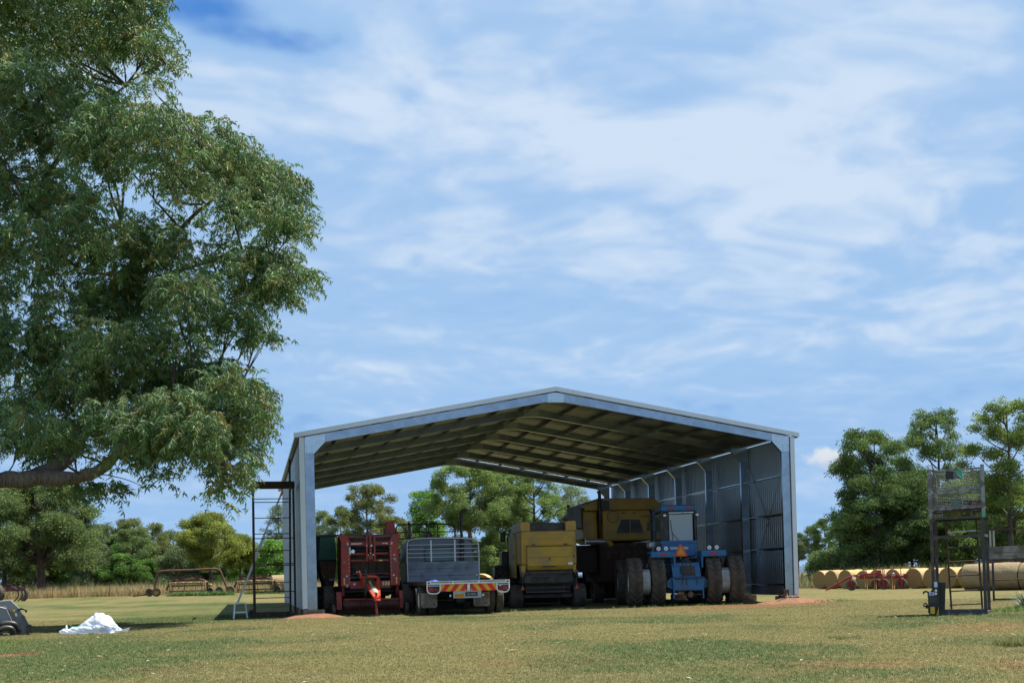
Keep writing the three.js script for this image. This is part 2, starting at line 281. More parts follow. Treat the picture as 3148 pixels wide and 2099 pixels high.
// heaps of red earth at the footings
const earthMat = surf([0.230, 0.106, 0.054], { vary: 0.22, dirt: [0.179, 0.090, 0.051], amt: 0.35, tile: 1.1, rough: 1, bump: 0.03, fine: 0.14 });
function mound(x, z, rx, rz, h, seed, label) {
  const n = 44, m = 14, pos = [], idx = [];
  for (let i = 0; i <= m; i++) for (let j = 0; j < n; j++) { const t = i / m, a = j / n * 6.2832, w = 1 + (fbm(Math.cos(a) * 1.6 + 4, Math.sin(a) * 1.6 + 4, seed, 3) - 0.5) * 0.7, px = Math.cos(a) * rx * t * w, pz = Math.sin(a) * rz * t * w, f = (1 - t * t) ** 1.4; pos.push(x + px, terrain(x + px, z + pz) - 0.015 + h * f * (0.75 + fbm(px * 2.5, pz * 2.5, seed + 4, 4) * 0.5), z + pz); }
  for (let i = 0; i < m; i++) for (let j = 0; j < n; j++) { const a = i * n + j, b = i * n + (j + 1) % n; idx.push(a, b, a + n, b, b + n, a + n); }
  let g = new THREE.BufferGeometry(); g.setAttribute('position', new THREE.Float32BufferAttribute(pos, 3)); g.setIndex(idx); g.computeVertexNormals(); g = boxUV(g.toNonIndexed());
  const o = new THREE.Mesh(g, earthMat); o.name = numbered('dirt_mound'); o.castShadow = o.receiveShadow = true; o.userData = { kind: 'structure', label }; scene.add(o);
}
mound(0.45, 0.35, 1.25, 0.85, 0.17, 3, 'low heap of red earth around the footing under the plain grey wall');
mound(18.1, 0.4, 1.9, 1.0, 0.2, 9, 'low heap of red earth around the footing with a timber block');
mound(17.6, -3.7, 0.9, 0.8, 0.22, 14, 'small heap of red earth inside the shed behind the tractor');

// ---------------------------------------------------------------- the shed
const W = 18.47, BAY = 4.0186, NF = 7, EAVE = 6.3, SL = 0.1787;
const roofY = (x) => EAVE + SL * Math.min(x, W - x);
const galv = surf([0.37, 0.425, 0.49], { vary: 0.12, dirt: [0.30, 0.345, 0.40], amt: 0.4, edge: 0.3, tile: 0.9, rough: 0.2, metal: 1, fine: 0.05 });
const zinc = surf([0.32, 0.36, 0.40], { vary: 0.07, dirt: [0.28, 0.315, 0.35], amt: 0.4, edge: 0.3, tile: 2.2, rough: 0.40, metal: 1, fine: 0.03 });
const flash = surf([0.62, 0.65, 0.68], { vary: 0.05, tile: 1.5, rough: 0.42, metal: 0.55, fine: 0.02 });
const plateMat = surf([0.52, 0.57, 0.61], { vary: 0.08, tile: 0.6, rough: 0.22, metal: 1, fine: 0.05 });
const concrete = surf([0.280, 0.252, 0.217], { vary: 0.15, dirt: [0.252, 0.147, 0.084], amt: 0.42, tile: 0.7, rough: 0.95, bump: 0.01 });
{
  const shed = thing('open_farm_shed', 'long galvanised steel machinery shed with open gable end', 'shed', [0, 0, 0]);
  const cSec = (m, x0, x1, y0, y1, z, d = 0.1, t = 0.012) => { m.box((x0 + x1) / 2, (y0 + y1) / 2, z, x1 - x0, y1 - y0, t); m.box(x0 + t / 2, (y0 + y1) / 2, z - d / 2 - t / 2, t, y1 - y0, d); m.box(x1 - t / 2, (y0 + y1) / 2, z - d / 2 - t / 2, t, y1 - y0, d); };
  for (let n = 0; n < NF; n++) {
    const z = -n * BAY, fr = new THREE.Group(); fr.name = 'portal_frame'; shed.add(fr);
    const mat = galv;
    for (const s of [0, 1]) {
      const X = (x) => s ? W - x : x, lo = (a, b) => Math.min(X(a), X(b)), hi = (a, b) => Math.max(X(a), X(b));
      one((m) => cSec(m, lo(0.155, 0.473), hi(0.155, 0.473), 0.27, 6.20, z)).build('column', mat, fr);
      // sloping rafter, a channel open to the back
      const bt = 0.012, th = Math.atan(SL) * (s ? -1 : 1), x0 = 0.20, x1 = W / 2, L = (x1 - x0) / Math.cos(th), cx = X((x0 + x1) / 2), cyr = roofY((x0 + x1) / 2) - 0.165;
      one((m) => { m.box(cx, cyr, z - 0.002, L, 0.285, bt, 0, 0, th); m.box(cx + Math.sin(th) * 0.137, cyr - Math.cos(th) * 0.137, z - 0.057, L, 0.011, 0.1, 0, 0, th); m.box(cx - Math.sin(th) * 0.137, cyr + Math.cos(th) * 0.137, z - 0.057, L, 0.011, 0.1, 0, 0, th); }).build('rafter', mat, fr);
      const gp = [[0.16, 5.74], [0.48, 5.74], [0.86, roofY(0.86) - 0.31], [0.86, roofY(0.86) - 0.03], [0.16, roofY(0.16) - 0.03]].map(([a, b]) => [X(a), b]);
      const gm = one((m) => m.prism(gp, z + 0.008, z + 0.02));
      gm.box(X(0.67), 5.86 + 0.08, z - 0.03, 0.54, 0.012, 0.1, 0, 0, (s ? -1 : 1) * Math.atan2(roofY(0.86) - 0.31 - 5.74, 0.38)); gm.l.pop();
      gm.bar([X(0.48), 5.735, z - 0.035], [X(0.86), roofY(0.86) - 0.315, z - 0.035], 0.1, 0.01);
      const g = gm.build('knee_plate', plateMat, fr);
      if (n < 2) one((m) => { for (const [a, b] of [[0.21, 5.79], [0.21, 5.88], [0.21, 5.97], [0.41, 5.79], [0.41, 5.88], [0.41, 5.97], [0.58, 6.10], [0.68, 6.12], [0.78, 6.14], [0.55, 6.32], [0.65, 6.34], [0.75, 6.36]]) m.rod([X(a), b, z + 0.02], [X(a), b, z + 0.034], 0.02, 0.018, 6); }).build('bolts', galv, g, 'stuff');
      g.children.forEach(() => 0);
    }
    const pl = one((m) => m.prism([[W / 2 - 0.31, roofY(W / 2 - 0.31) - 0.315], [W / 2 + 0.31, roofY(W / 2 - 0.31) - 0.315], [W / 2 + 0.31, roofY(W / 2 - 0.31) - 0.03], [W / 2, roofY(W / 2) - 0.03], [W / 2 - 0.31, roofY(W / 2 - 0.31) - 0.03]], z + 0.008, z + 0.02));
    pl.box(W / 2, roofY(W / 2 - 0.31) - 0.325, z - 0.035, 0.64, 0.012, 0.1);
    const ap = pl.build('apex_plate', plateMat, fr);
    if (n < 2) one((m) => { for (let i = -2.5; i <= 2.5; i++) { m.rod([W / 2 + i * 0.105, roofY(W / 2 + i * 0.105) - 0.27, z + 0.02], [W / 2 + i * 0.105, roofY(W / 2 + i * 0.105) - 0.27, z + 0.034], 0.02, 0.018, 6); m.rod([W / 2 + i * 0.105, roofY(W / 2 + i * 0.105) - 0.1, z + 0.02], [W / 2 + i * 0.105, roofY(W / 2 + i * 0.105) - 0.1, z + 0.034], 0.016, 0.016, 6); } }).build('bolts', galv, ap, 'stuff');
    for (const s of [0, 1]) {
      const x = s ? W - 0.36 : 0.36;
      one((m) => m.rbox(x, 0.06, z - 0.12, 0.72, 0.42, 0.62, 0.03)).build('concrete_footing', concrete, shed);
    }
  }
  // purlins under the roof sheets, girts behind the wall sheets: Z sections
  const zSec = (m, x, y, rot) => { const L = NF * BAY - BAY + 0.1, zc = -(NF - 1) * BAY / 2 - 0.05; const q = (ox, oy, w, h) => { const c = Math.cos(rot), s = Math.sin(rot); m.box(x + ox * c - oy * s, y + ox * s + oy * c, zc, w, h, L, 0, 0, rot); }; q(0, 0, 0.004, 0.13); q(0.02, 0.063, 0.04, 0.004); q(-0.02, -0.063, 0.04, 0.004); };
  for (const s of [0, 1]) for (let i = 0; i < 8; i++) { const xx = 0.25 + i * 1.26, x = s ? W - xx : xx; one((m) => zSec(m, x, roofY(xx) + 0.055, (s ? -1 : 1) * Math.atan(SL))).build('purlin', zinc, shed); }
  for (const y of [0.69, 2.08, 3.40, 4.88]) for (const s of [0, 1]) one((m) => zSec(m, s ? W - 0.075 : 0.075, y, Math.PI / 2)).build('girt', galv, shed);
  // corrugated sheeting: ribs across the run of the sheet
  function ribbed(len, run, pitch = 0.19, h = 0.02) {   // ribs repeat along u (len), sheet goes on along v (run)
    const pts = [], n = Math.round(len / pitch); for (let i = 0; i < n; i++) { const a = i * pitch; pts.push([a, 0], [a + pitch * 0.62, 0], [a + pitch * 0.70, h], [a + pitch * 0.90, h]); } pts.push([n * pitch, 0]);
    const pos = [], nor = [];
    for (let i = 0; i + 1 < pts.length; i++) { const [a, b] = pts[i], [c, d] = pts[i + 1], l = Math.hypot(c - a, d - b), nx = -(d - b) / l, ny = (c - a) / l; pos.push(a, b, 0, c, d, 0, c, d, run, a, b, 0, c, d, run, a, b, run); for (let k = 0; k < 6; k++) nor.push(nx, ny, 0); }
    const g = new THREE.BufferGeometry(); g.setAttribute('position', new THREE.Float32BufferAttribute(pos, 3)); g.setAttribute('normal', new THREE.Float32BufferAttribute(nor, 3)); return g;   // u: x, height: y, v: z
  }
  const facing = (g, mt) => { g.applyMatrix4(mt); g.deleteAttribute('normal'); g.computeVertexNormals(); return g; };
  const LEN = (NF - 1) * BAY + 0.2;
  for (const s of [0, 1]) {   // u -> -z, height -> outwards, v -> y
    const mm = new THREE.Matrix4().makeBasis(V(0, 0, -1), V(s ? 1 : -1, 0, 0), V(0, 1, 0)); mm.setPosition(V(s ? W - 0.008 : 0.008, 0.28, 0.06));
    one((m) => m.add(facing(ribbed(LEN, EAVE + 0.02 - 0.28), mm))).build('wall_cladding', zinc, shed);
    const th = Math.atan(SL), up = V((s ? 1 : -1) * Math.sin(th), Math.cos(th), 0), run = V((s ? -1 : 1) * Math.cos(th), Math.sin(th), 0);
    const rm = new THREE.Matrix4().makeBasis(V(0, 0, -1), up, run); const x0 = -0.16; rm.setPosition(V(s ? W - x0 : x0, EAVE + SL * x0 + 0.128, 0.10));
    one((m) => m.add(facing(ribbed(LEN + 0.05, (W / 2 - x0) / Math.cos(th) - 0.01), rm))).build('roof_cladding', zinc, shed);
    // barge capping along the gable
    const X = (x) => s ? W - x : x, bx0 = -0.22;
    one((m) => { m.prism([[X(bx0), EAVE + SL * bx0 + 0.008], [X(W / 2 - 0.001), roofY(W / 2) + 0.008], [X(W / 2 - 0.001), roofY(W / 2) + 0.172], [X(bx0), EAVE + SL * bx0 + 0.172]], 0.112, 0.118);
      m.prism([[X(bx0), EAVE + SL * bx0 + 0.164], [X(W / 2 - 0.001), roofY(W / 2) + 0.164], [X(W / 2 - 0.001), roofY(W / 2) + 0.17], [X(bx0), EAVE + SL * bx0 + 0.17]], -0.08, 0.111); }).build('barge_capping', flash, shed);
    { const zb = 0.1 - LEN - 0.06; one((m) => m.prism([[X(bx0), EAVE + SL * bx0 - 0.045], [X(W / 2 - 0.001), roofY(W / 2) - 0.045], [X(W / 2 - 0.001), roofY(W / 2) + 0.172], [X(bx0), EAVE + SL * bx0 + 0.172]], zb - 0.006, zb)).build('barge_capping', flash, shed); }   // the same capping on the back gable
    // corner flashing: a folded angle
    one((m) => { m.box(X(0.055), (0.3 + EAVE) / 2, 0.075, 0.165, EAVE - 0.32, 0.005); m.box(X(-0.03), (0.3 + EAVE) / 2, 0.0, 0.005, EAVE - 0.32, 0.155); m.box(X(0.139), (0.3 + EAVE) / 2, 0.06, 0.005, EAVE - 0.32, 0.03); m.box(X(0.128), (0.3 + EAVE) / 2, 0.08, 0.014, EAVE - 0.32, 0.006); }).build('corner_flashing', flash, shed);
    // gutter along the eave
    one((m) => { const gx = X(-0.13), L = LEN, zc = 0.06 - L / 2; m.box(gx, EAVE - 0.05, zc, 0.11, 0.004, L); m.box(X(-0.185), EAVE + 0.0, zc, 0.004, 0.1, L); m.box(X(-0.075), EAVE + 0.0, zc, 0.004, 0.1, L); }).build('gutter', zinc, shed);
  }
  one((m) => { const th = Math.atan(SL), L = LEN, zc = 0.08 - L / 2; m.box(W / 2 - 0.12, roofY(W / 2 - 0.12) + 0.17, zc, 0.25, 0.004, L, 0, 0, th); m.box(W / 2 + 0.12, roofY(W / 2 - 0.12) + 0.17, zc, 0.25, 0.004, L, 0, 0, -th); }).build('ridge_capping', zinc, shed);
  // crossed bracing rods in the first wall bay and under the roof at the back
  one((m) => m.rod([W - 0.17, 5.6, -3.9], [W - 0.17, 0.7, -0.2], 0.011)).build('brace_rod', galv, shed);
  one((m) => m.rod([W - 0.2, 5.6, -0.2], [W - 0.2, 0.7, -3.9], 0.011)).build('brace_rod', galv, shed);
  for (const s of [0, 1]) { const X = (x) => s ? W - x : x; one((m) => m.rod([X(1.5), roofY(1.5) - 0.1, -20.2], [X(8.0), roofY(8.0) - 0.1, -24.0], 0.011)).build('brace_rod', galv, shed); one((m) => m.rod([X(8.0), roofY(8.0) - 0.12, -20.2], [X(1.5), roofY(1.5) - 0.12, -24.0], 0.011)).build('brace_rod', galv, shed); }
}

// ---------------------------------------------------------------- trees
const leafMat = new THREE.MeshPhysicalMaterial({ color: 0xffffff, roughness: 0.95, transmission: 0.4, thickness: 0, specularIntensity: 0.35, side: THREE.DoubleSide });
const gumLeaf = new THREE.MeshPhysicalMaterial({ color: 0xffffff, roughness: 0.7, transmission: 0.45, thickness: 0, specularIntensity: 0.9, side: THREE.DoubleSide });
const barkMat = surf([0.087, 0.064, 0.050], { vary: 0.35, dirt: [0.175, 0.133, 0.105], amt: 0.38, tile: 1.1, rough: 0.95, bump: 0.02, streak: 1 });
const barkDark = surf([0.059, 0.048, 0.038], { vary: 0.3, dirt: [0.112, 0.091, 0.077], amt: 0.3, tile: 1.1, rough: 0.95 });
const barkRed = surf([0.140, 0.091, 0.070], { vary: 0.25, dirt: [0.091, 0.066, 0.056], amt: 0.4, tile: 1.3, rough: 0.95 });
// a hanging spray: thin stem with lance-shaped leaves
function sprayGeo(seed, n, L, leafL, leafW, droop = 0.55) {
  const r = rng(seed), pos = [];
  const pt = (t) => [L * t, L * (0.18 * t - droop * t * t), 0];
  for (let i = 0; i < 4; i++) { const a = pt(i / 4), b = pt((i + 1) / 4), w = 0.004; pos.push(a[0], a[1], -w, b[0], b[1], -w, b[0], b[1], w, a[0], a[1], -w, b[0], b[1], w, a[0], a[1], w); }
  for (let i = 0; i < n; i++) {
    const b = pt(0.15 + 0.85 * Math.pow(r(), 0.8)), yaw = r() * 6.283, down = 0.35 + r() * 0.95, l = leafL * (0.65 + r() * 0.6), w = leafW * (0.7 + r() * 0.5), tw = r() * 6.283;
    const d = V(Math.cos(yaw) * Math.cos(down), -Math.sin(down), Math.sin(yaw) * Math.cos(down)), s = V(Math.cos(tw), 0.3 * Math.sin(tw * 1.7), Math.sin(tw)).cross(d).normalize().multiplyScalar(w), u = s.clone().cross(d).normalize().multiplyScalar(w * 0.35);
    const A = V(...b).add(V((r() - 0.5) * 0.06, (r() - 0.5) * 0.06, (r() - 0.5) * 0.06)), M = A.clone().addScaledVector(d, l * 0.42), T = A.clone().addScaledVector(d, l).add(u), p1 = M.clone().add(s).add(u), p2 = M.clone().sub(s).add(u);
    pos.push(...A.toArray(), ...p1.toArray(), ...T.toArray(), ...A.toArray(), ...T.toArray(), ...p2.toArray());
  }
  const g = new THREE.BufferGeometry(); g.setAttribute('position', new THREE.Float32BufferAttribute(pos, 3)); g.computeVertexNormals(); return g;
}
// the big gum: its trunk stands to the left, one low limb reaches over the lawn
{
  const lobes = [[-5.13,5.47,8.13,0.54],[-4.5,5.7,8.47,0.58],[-3.88,5.82,8.61,0.58],[-3.31,5.64,8.93,0.53],[-5.58,6.14,7.84,0.54],[-2.83,5.72,9.03,0.53],[-4.75,6.35,8.33,0.58],[-5.8,5.18,7.58,0.36],[-3.7,6.59,8.56,0.58],[-7.18,5.82,7.5,0.54],[-7.97,6.3,7.34,0.63],[-9.04,20.21,0.85,1.18],[-7.49,18.73,3.89,1.0],[-6.74,20.06,1.29,1.02],[-5.63,19.38,3.2,0.82],[-4.82,19.46,3.49,0.72],[-4.03,17.86,6.77,0.52],[-4.19,19.25,1.79,0.48],[-4.15,15.88,8.08,0.41],[-8.07,16.75,5.66,1.05],[-7.22,17.02,4.65,0.98],[-6.63,17.62,2.53,0.94],[-5.55,15.49,6.53,0.75],[-8.78,16.84,1.52,1.16],[-7.65,17.0,0.97,1.07],[-6.0,14.58,6.64,0.89],[-5.13,16.19,4.02,0.81],[-4.09,14.7,8.06,0.73],[-3.86,15.98,5.66,0.58],[-3.21,14.49,8.01,0.78],[-2.62,16.38,2.2,0.91],[-1.79,14.62,5.74,0.83],[-0.97,15.25,2.58,0.85],[-0.39,14.45,3.75,0.78],[0.03,13.98,3.3,0.63],[-4.92,14.01,6.79,0.89],[-3.97,13.57,7.63,0.88],[-3.19,14.53,4.37,0.91],[-2.18,12.99,7.39,0.8],[-1.32,13.64,3.88,0.83],[-0.59,12.67,6.14,0.64],[0.02,12.69,5.49,0.4],[-8.9,15.0,0.97,1.28],[-7.28,13.67,4.01,1.1],[-5.82,12.4,7.0,1.02],[-7.89,11.8,6.22,1.12],[-6.94,12.11,3.9,1.15],[-5.56,12.03,4.32,1.1],[-4.43,12.61,3.83,1.02],[-3.19,11.94,5.63,0.98],[-8.66,11.02,2.83,1.22],[-7.04,10.28,4.81,1.12],[-5.86,10.6,3.58,1.11],[-4.63,11.1,2.91,1.09],[-3.35,10.03,7.01,0.89],[-2.35,10.9,5.95,0.83],[-1.47,11.49,5.32,0.79],[-0.66,11.79,4.29,0.77],[-0.1,10.73,7.22,0.57],[0.28,10.93,5.34,0.45],[-0.5,10.76,4.71,0.61],[-1.27,11.11,2.78,0.64],[-8.37,9.0,4.73,1.12],[-7.29,9.03,3.16,1.12],[-5.69,8.51,6.41,0.99],[-4.73,9.08,4.62,0.94],[-3.56,8.73,6.92,0.85],[-2.85,10.13,2.28,0.9],[-1.9,9.71,5.66,0.64],[-1.3,9.75,3.18,0.47],[-1.0,8.88,5.93,0.27],[-9.22,8.15,0.99,1.06],[-7.79,7.09,4.54,0.83],[-6.84,7.76,5.24,0.87],[-5.88,7.61,3.86,0.85],[-4.93,8.29,2.29,0.84],[-3.8,8.28,2.42,0.95],[-2.83,8.05,4.36,0.91],[-2.03,7.17,7.86,0.74],[-1.57,7.12,4.6,0.71],[-1.26,6.38,6.95,0.43],[-4.19,7.11,3.16,0.77],[-3.32,7.14,2.28,0.9],[-2.36,6.46,4.96,0.8],[-1.69,6.11,4.51,0.61],[-3.59,5.54,7.62,0.55],[-2.97,5.7,4.65,0.65],[-2.16,5.18,7.5,0.61],[-1.71,5.11,4.42,0.51],[-2.19,4.57,5.95,0.49],[-2.49,4.3,3.24,0.33],[-4.31,5.08,7.57,0.37],[-4.17,4.57,7.19,0.26],[-5.18,6.48,3.26,0.61],[-8.6,6.02,3.63,0.6],[-7.99,5.65,3.38,0.45],[-6.92,6.55,1.85,0.58],[-6.96,4.57,4.13,0.38],[-6.94,4.44,2.02,0.26],[-5.91,4.36,4.2,0.22],[-5.64,6.17,1.56,0.48],[-10.31,18.74,2.51,1.53],[-9.82,15.11,5.94,1.4],[-10.27,13.42,4.4,1.46],[-10.95,11.95,0.95,1.58],[-10.25,8.84,4.41,1.26],[-9.78,6.64,5.53,1.03],[-11.82,16.25,3.42,1.58],[-11.95,12.64,3.85,1.66],[-12.21,10.05,2.26,1.52],[-7.64,20.18,4.61,1.38],[-5.78,19.66,6.14,1.14],[-4.75,19.73,5.37,0.78],[-9.34,20.27,4.37,1.47]];
  const gum = thing('gum_tree', 'big gum tree with drooping leaves and a thick low limb over the lawn', 'tree', [-0.2, 0, -1.8]);
  const limbs = {
    trunk: [[[-12.5, -0.2, 2.8], [-12.4, 1.2, 2.83], [-12.36, 2.43, 2.87], [-12.2, 3.4, 2.9], [-11.94, 4.6, 2.98]], [0.75, 0.62, 0.55, 0.55, 0.42]],
    limb1: [[[-12.2, 3.3, 2.9], [-11.5, 4.25, 3.15], [-10.61, 4.56, 3.48], [-9.1, 4.69, 4.11], [-7.92, 4.69, 4.56], [-6.92, 4.66, 5.08], [-6.14, 4.84, 5.45], [-5.44, 5.36, 5.92], [-4.77, 6.01, 6.07], [-3.92, 6.37, 6.26], [-2.88, 6.46, 6.99]], [0.46, 0.40, 0.34, 0.29, 0.27, 0.23, 0.20, 0.14, 0.10, 0.07, 0.03]],
    limb2: [[[-8.5, 4.66, 4.35], [-7.47, 5.24, 4.36], [-7.08, 5.97, 4.05], [-6.76, 6.9, 3.83], [-6.37, 7.93, 3.72], [-6.25, 8.93, 3.77], [-5.78, 10.01, 4.4], [-5.13, 11.25, 5.07], [-4.11, 12.34, 5.82], [-2.94, 13.5, 6.29], [-1.8, 14.24, 6.55]], [0.20, 0.24, 0.26, 0.23, 0.20, 0.17, 0.14, 0.11, 0.08, 0.05, 0.02]],
    limb3: [[[-12.1, 3.9, 2.95], [-11.72, 6.46, 2.57], [-11.09, 9.56, 2.25], [-9.93, 12.73, 2.04], [-8.67, 14.97, 2.35], [-7.55, 16.3, 3.12], [-6.17, 17.58, 3.95], [-5.02, 18.33, 4.71], [-4.04, 18.8, 4.93]], [0.40, 0.34, 0.28, 0.21, 0.15, 0.11, 0.08, 0.05, 0.02]],
    limb4: [[[-6.37, 7.93, 3.72], [-5.23, 8.41, 4.48], [-4.04, 8.28, 5.25], [-2.88, 8.06, 6.0], [-1.94, 7.55, 6.19]], [0.10, 0.08, 0.06, 0.04, 0.015]],
    limb5: [[[-5.13, 11.25, 5.07], [-3.94, 11.47, 5.84], [-2.78, 11.68, 6.6], [-1.65, 12.03, 6.84], [-0.54, 11.62, 7.07], [-0.09, 10.94, 7.15]], [0.09, 0.07, 0.05, 0.04, 0.03, 0.012]],
    limb6: [[[-5.44, 5.36, 5.92], [-4.38, 5.18, 6.65], [-3.27, 5.25, 6.88], [-2.36, 4.94, 7.07]], [0.07, 0.05, 0.03, 0.012]],
    limb7: [[[-9.93, 12.73, 2.04], [-8.14, 13.0, 3.45], [-6.53, 12.85, 4.8], [-5.51, 13.25, 5.54]], [0.12, 0.09, 0.06, 0.03]],
  };
  for (const k of ['limb2', 'limb3', 'limb4', 'limb5', 'limb7']) limbs[k][0].forEach((p, i) => { p[2] -= (k === 'limb2' ? Math.min(1, i / 4) : 1) * 2.2; });
  const nodes = [];
  let sd = 3;
  for (const [k, [pts, rr]] of Object.entries(limbs)) {
    one((m) => m.taper(pts, rr, pts.length * 8, 14, 0.26, sd++)).build(k === 'trunk' ? 'trunk' : 'limb', barkMat, gum);
    const c = new THREE.CatmullRomCurve3(pts.map((p) => V(...p)), false, 'centripetal'); if (k !== 'trunk') for (let i = 2; i <= 12; i++) nodes.push(c.getPointAt(i / 12));
  }
  const r = rng(41), sprays = [];
  // dead twigs under the low limb
  for (const [a, b, c] of [[[-6.6, 4.85, 5.3], [-5.2, 4.5, 5.8], [-4.55, 4.15, 5.9]], [[-4.6, 4.25, 5.9], [-4.3, 4.5, 5.9], [-3.7, 4.55, 6.0]], [[-8.9, 6.4, 5.2], [-7.9, 5.9, 5.3], [-7.1, 5.1, 5.5]]]) one((m) => m.taper([a, b, c], [0.022, 0.016, 0.006], 10, 5)).build('twig', barkDark, gum);
  for (const [x, y, z, rad] of lobes) {
    const C = V(x, y, z); let best = nodes[0], bd = 1e9; for (const n of nodes) { const d = n.distanceTo(C) + Math.max(0, n.y - y) * 0.8; if (d < bd) { bd = d; best = n; } }
    const mid = best.clone().lerp(C, 0.5).add(V((r() - 0.5) * 0.5, -0.12 * bd * r(), (r() - 0.5) * 0.5)), br = Math.min(0.05, 0.012 + 0.012 * bd);
    one((m) => m.taper([best.toArray(), mid.toArray(), C.toArray(), C.clone().add(V((r() - 0.5) * rad, 0.3 * rad * r(), (r() - 0.5) * rad)).toArray()], [br, br * 0.7, br * 0.4, 0.004], 10, 5)).build('branch', barkDark, gum);
    for (let q = 0; q < 3; q++) { const e = C.clone().add(V((r() - 0.5) * 2, (r() - 0.2) * 1.2, (r() - 0.5) * 2).multiplyScalar(rad * 0.75)); one((m) => m.taper([mid.toArray(), mid.clone().lerp(e, 0.5).add(V(0, 0.1, 0)).toArray(), e.toArray()], [br * 0.5, br * 0.35, 0.004], 5, 4)).build('branch', barkDark, gum); }
    const dark = r(), n = Math.round((185 * rad * rad + 78 * rad + 6) * (dark < 0.3 ? 0.35 : 0.9));
    for (let i = 0; i < n; i++) {
      const u = r() * 2 - 1, a = r() * 6.283, k = rad * (0.15 + 0.78 * Math.sqrt(r())), s = Math.sqrt(1 - u * u), hang = r() < 0.35 ? r() * (0.25 + rad * 0.55) : 0;
      const P = V(x + Math.cos(a) * s * k, y + u * k * 0.85 + 0.12 - hang, z + Math.sin(a) * s * k);
      const t = r(), j = 0.75 + r() * 0.5, c = t > 0.86 ? [0.250, 0.245, 0.056] : t > 0.5 ? [0.135, 0.238, 0.050] : t > 0.2 ? [0.102, 0.196, 0.057] : [0.168, 0.265, 0.098];
      sprays.push([P.x, P.y, P.z, 0.75 + r() * 0.6, -a + (r() - 0.5) * 1.6, c[0] * j, c[1] * j, c[2] * j, (r() - 0.5) * 0.7, (r() - 0.5) * 0.8]);
    }
  }
  const half = sprays.filter((_, i) => i % 2), other = sprays.filter((_, i) => !(i % 2));
  scatter('crown', null, sprayGeo(8, 22, 0.56, 0.18, 0.021), gumLeaf, half, 'stuff', gum);
  scatter('crown', null, sprayGeo(9, 20, 0.50, 0.165, 0.0195, 0.75), gumLeaf, other, 'stuff', gum);
}
// trees beyond: [x, z, top, crown base, crown half width, kind, density, label]
const clumpGeos = [0, 1, 2].map((k) => {
  const r = rng(70 + k), pos = [];
  for (let i = 0; i < 34; i++) {
    const u = r() * 2 - 1, a = r() * 6.283, R0 = 0.42 * Math.cbrt(0.15 + 0.85 * r()), s = Math.sqrt(1 - u * u), A = V(Math.cos(a) * s * R0, u * R0 * 0.7, Math.sin(a) * s * R0), yaw = r() * 6.283, dn = 0.1 + r() * 1.1, l = 0.19 * (0.6 + r() * 0.7), w = 0.040 * (0.7 + r() * 0.6);
    const d = V(Math.cos(yaw) * Math.cos(dn), -Math.sin(dn), Math.sin(yaw) * Math.cos(dn)), sd = V(r() - 0.5, r() - 0.5, r() - 0.5).cross(d).normalize().multiplyScalar(w), M = A.clone().addScaledVector(d, l * 0.45), T = A.clone().addScaledVector(d, l);
    pos.push(...A.toArray(), ...M.clone().add(sd).toArray(), ...T.toArray(), ...A.toArray(), ...T.toArray(), ...M.clone().sub(sd).toArray());
  }
  const g = new THREE.BufferGeometry(); g.setAttribute('position', new THREE.Float32BufferAttribute(pos, 3)); g.computeVertexNormals(); return g;
});
const foliage = [[0.150, 0.215, 0.072], [0.148, 0.202, 0.092], [0.165, 0.205, 0.062], [0.120, 0.230, 0.046], [0.205, 0.245, 0.046], [0.140, 0.280, 0.046], [0.160, 0.235, 0.068], [0.122, 0.192, 0.060], [0.168, 0.240, 0.056]];
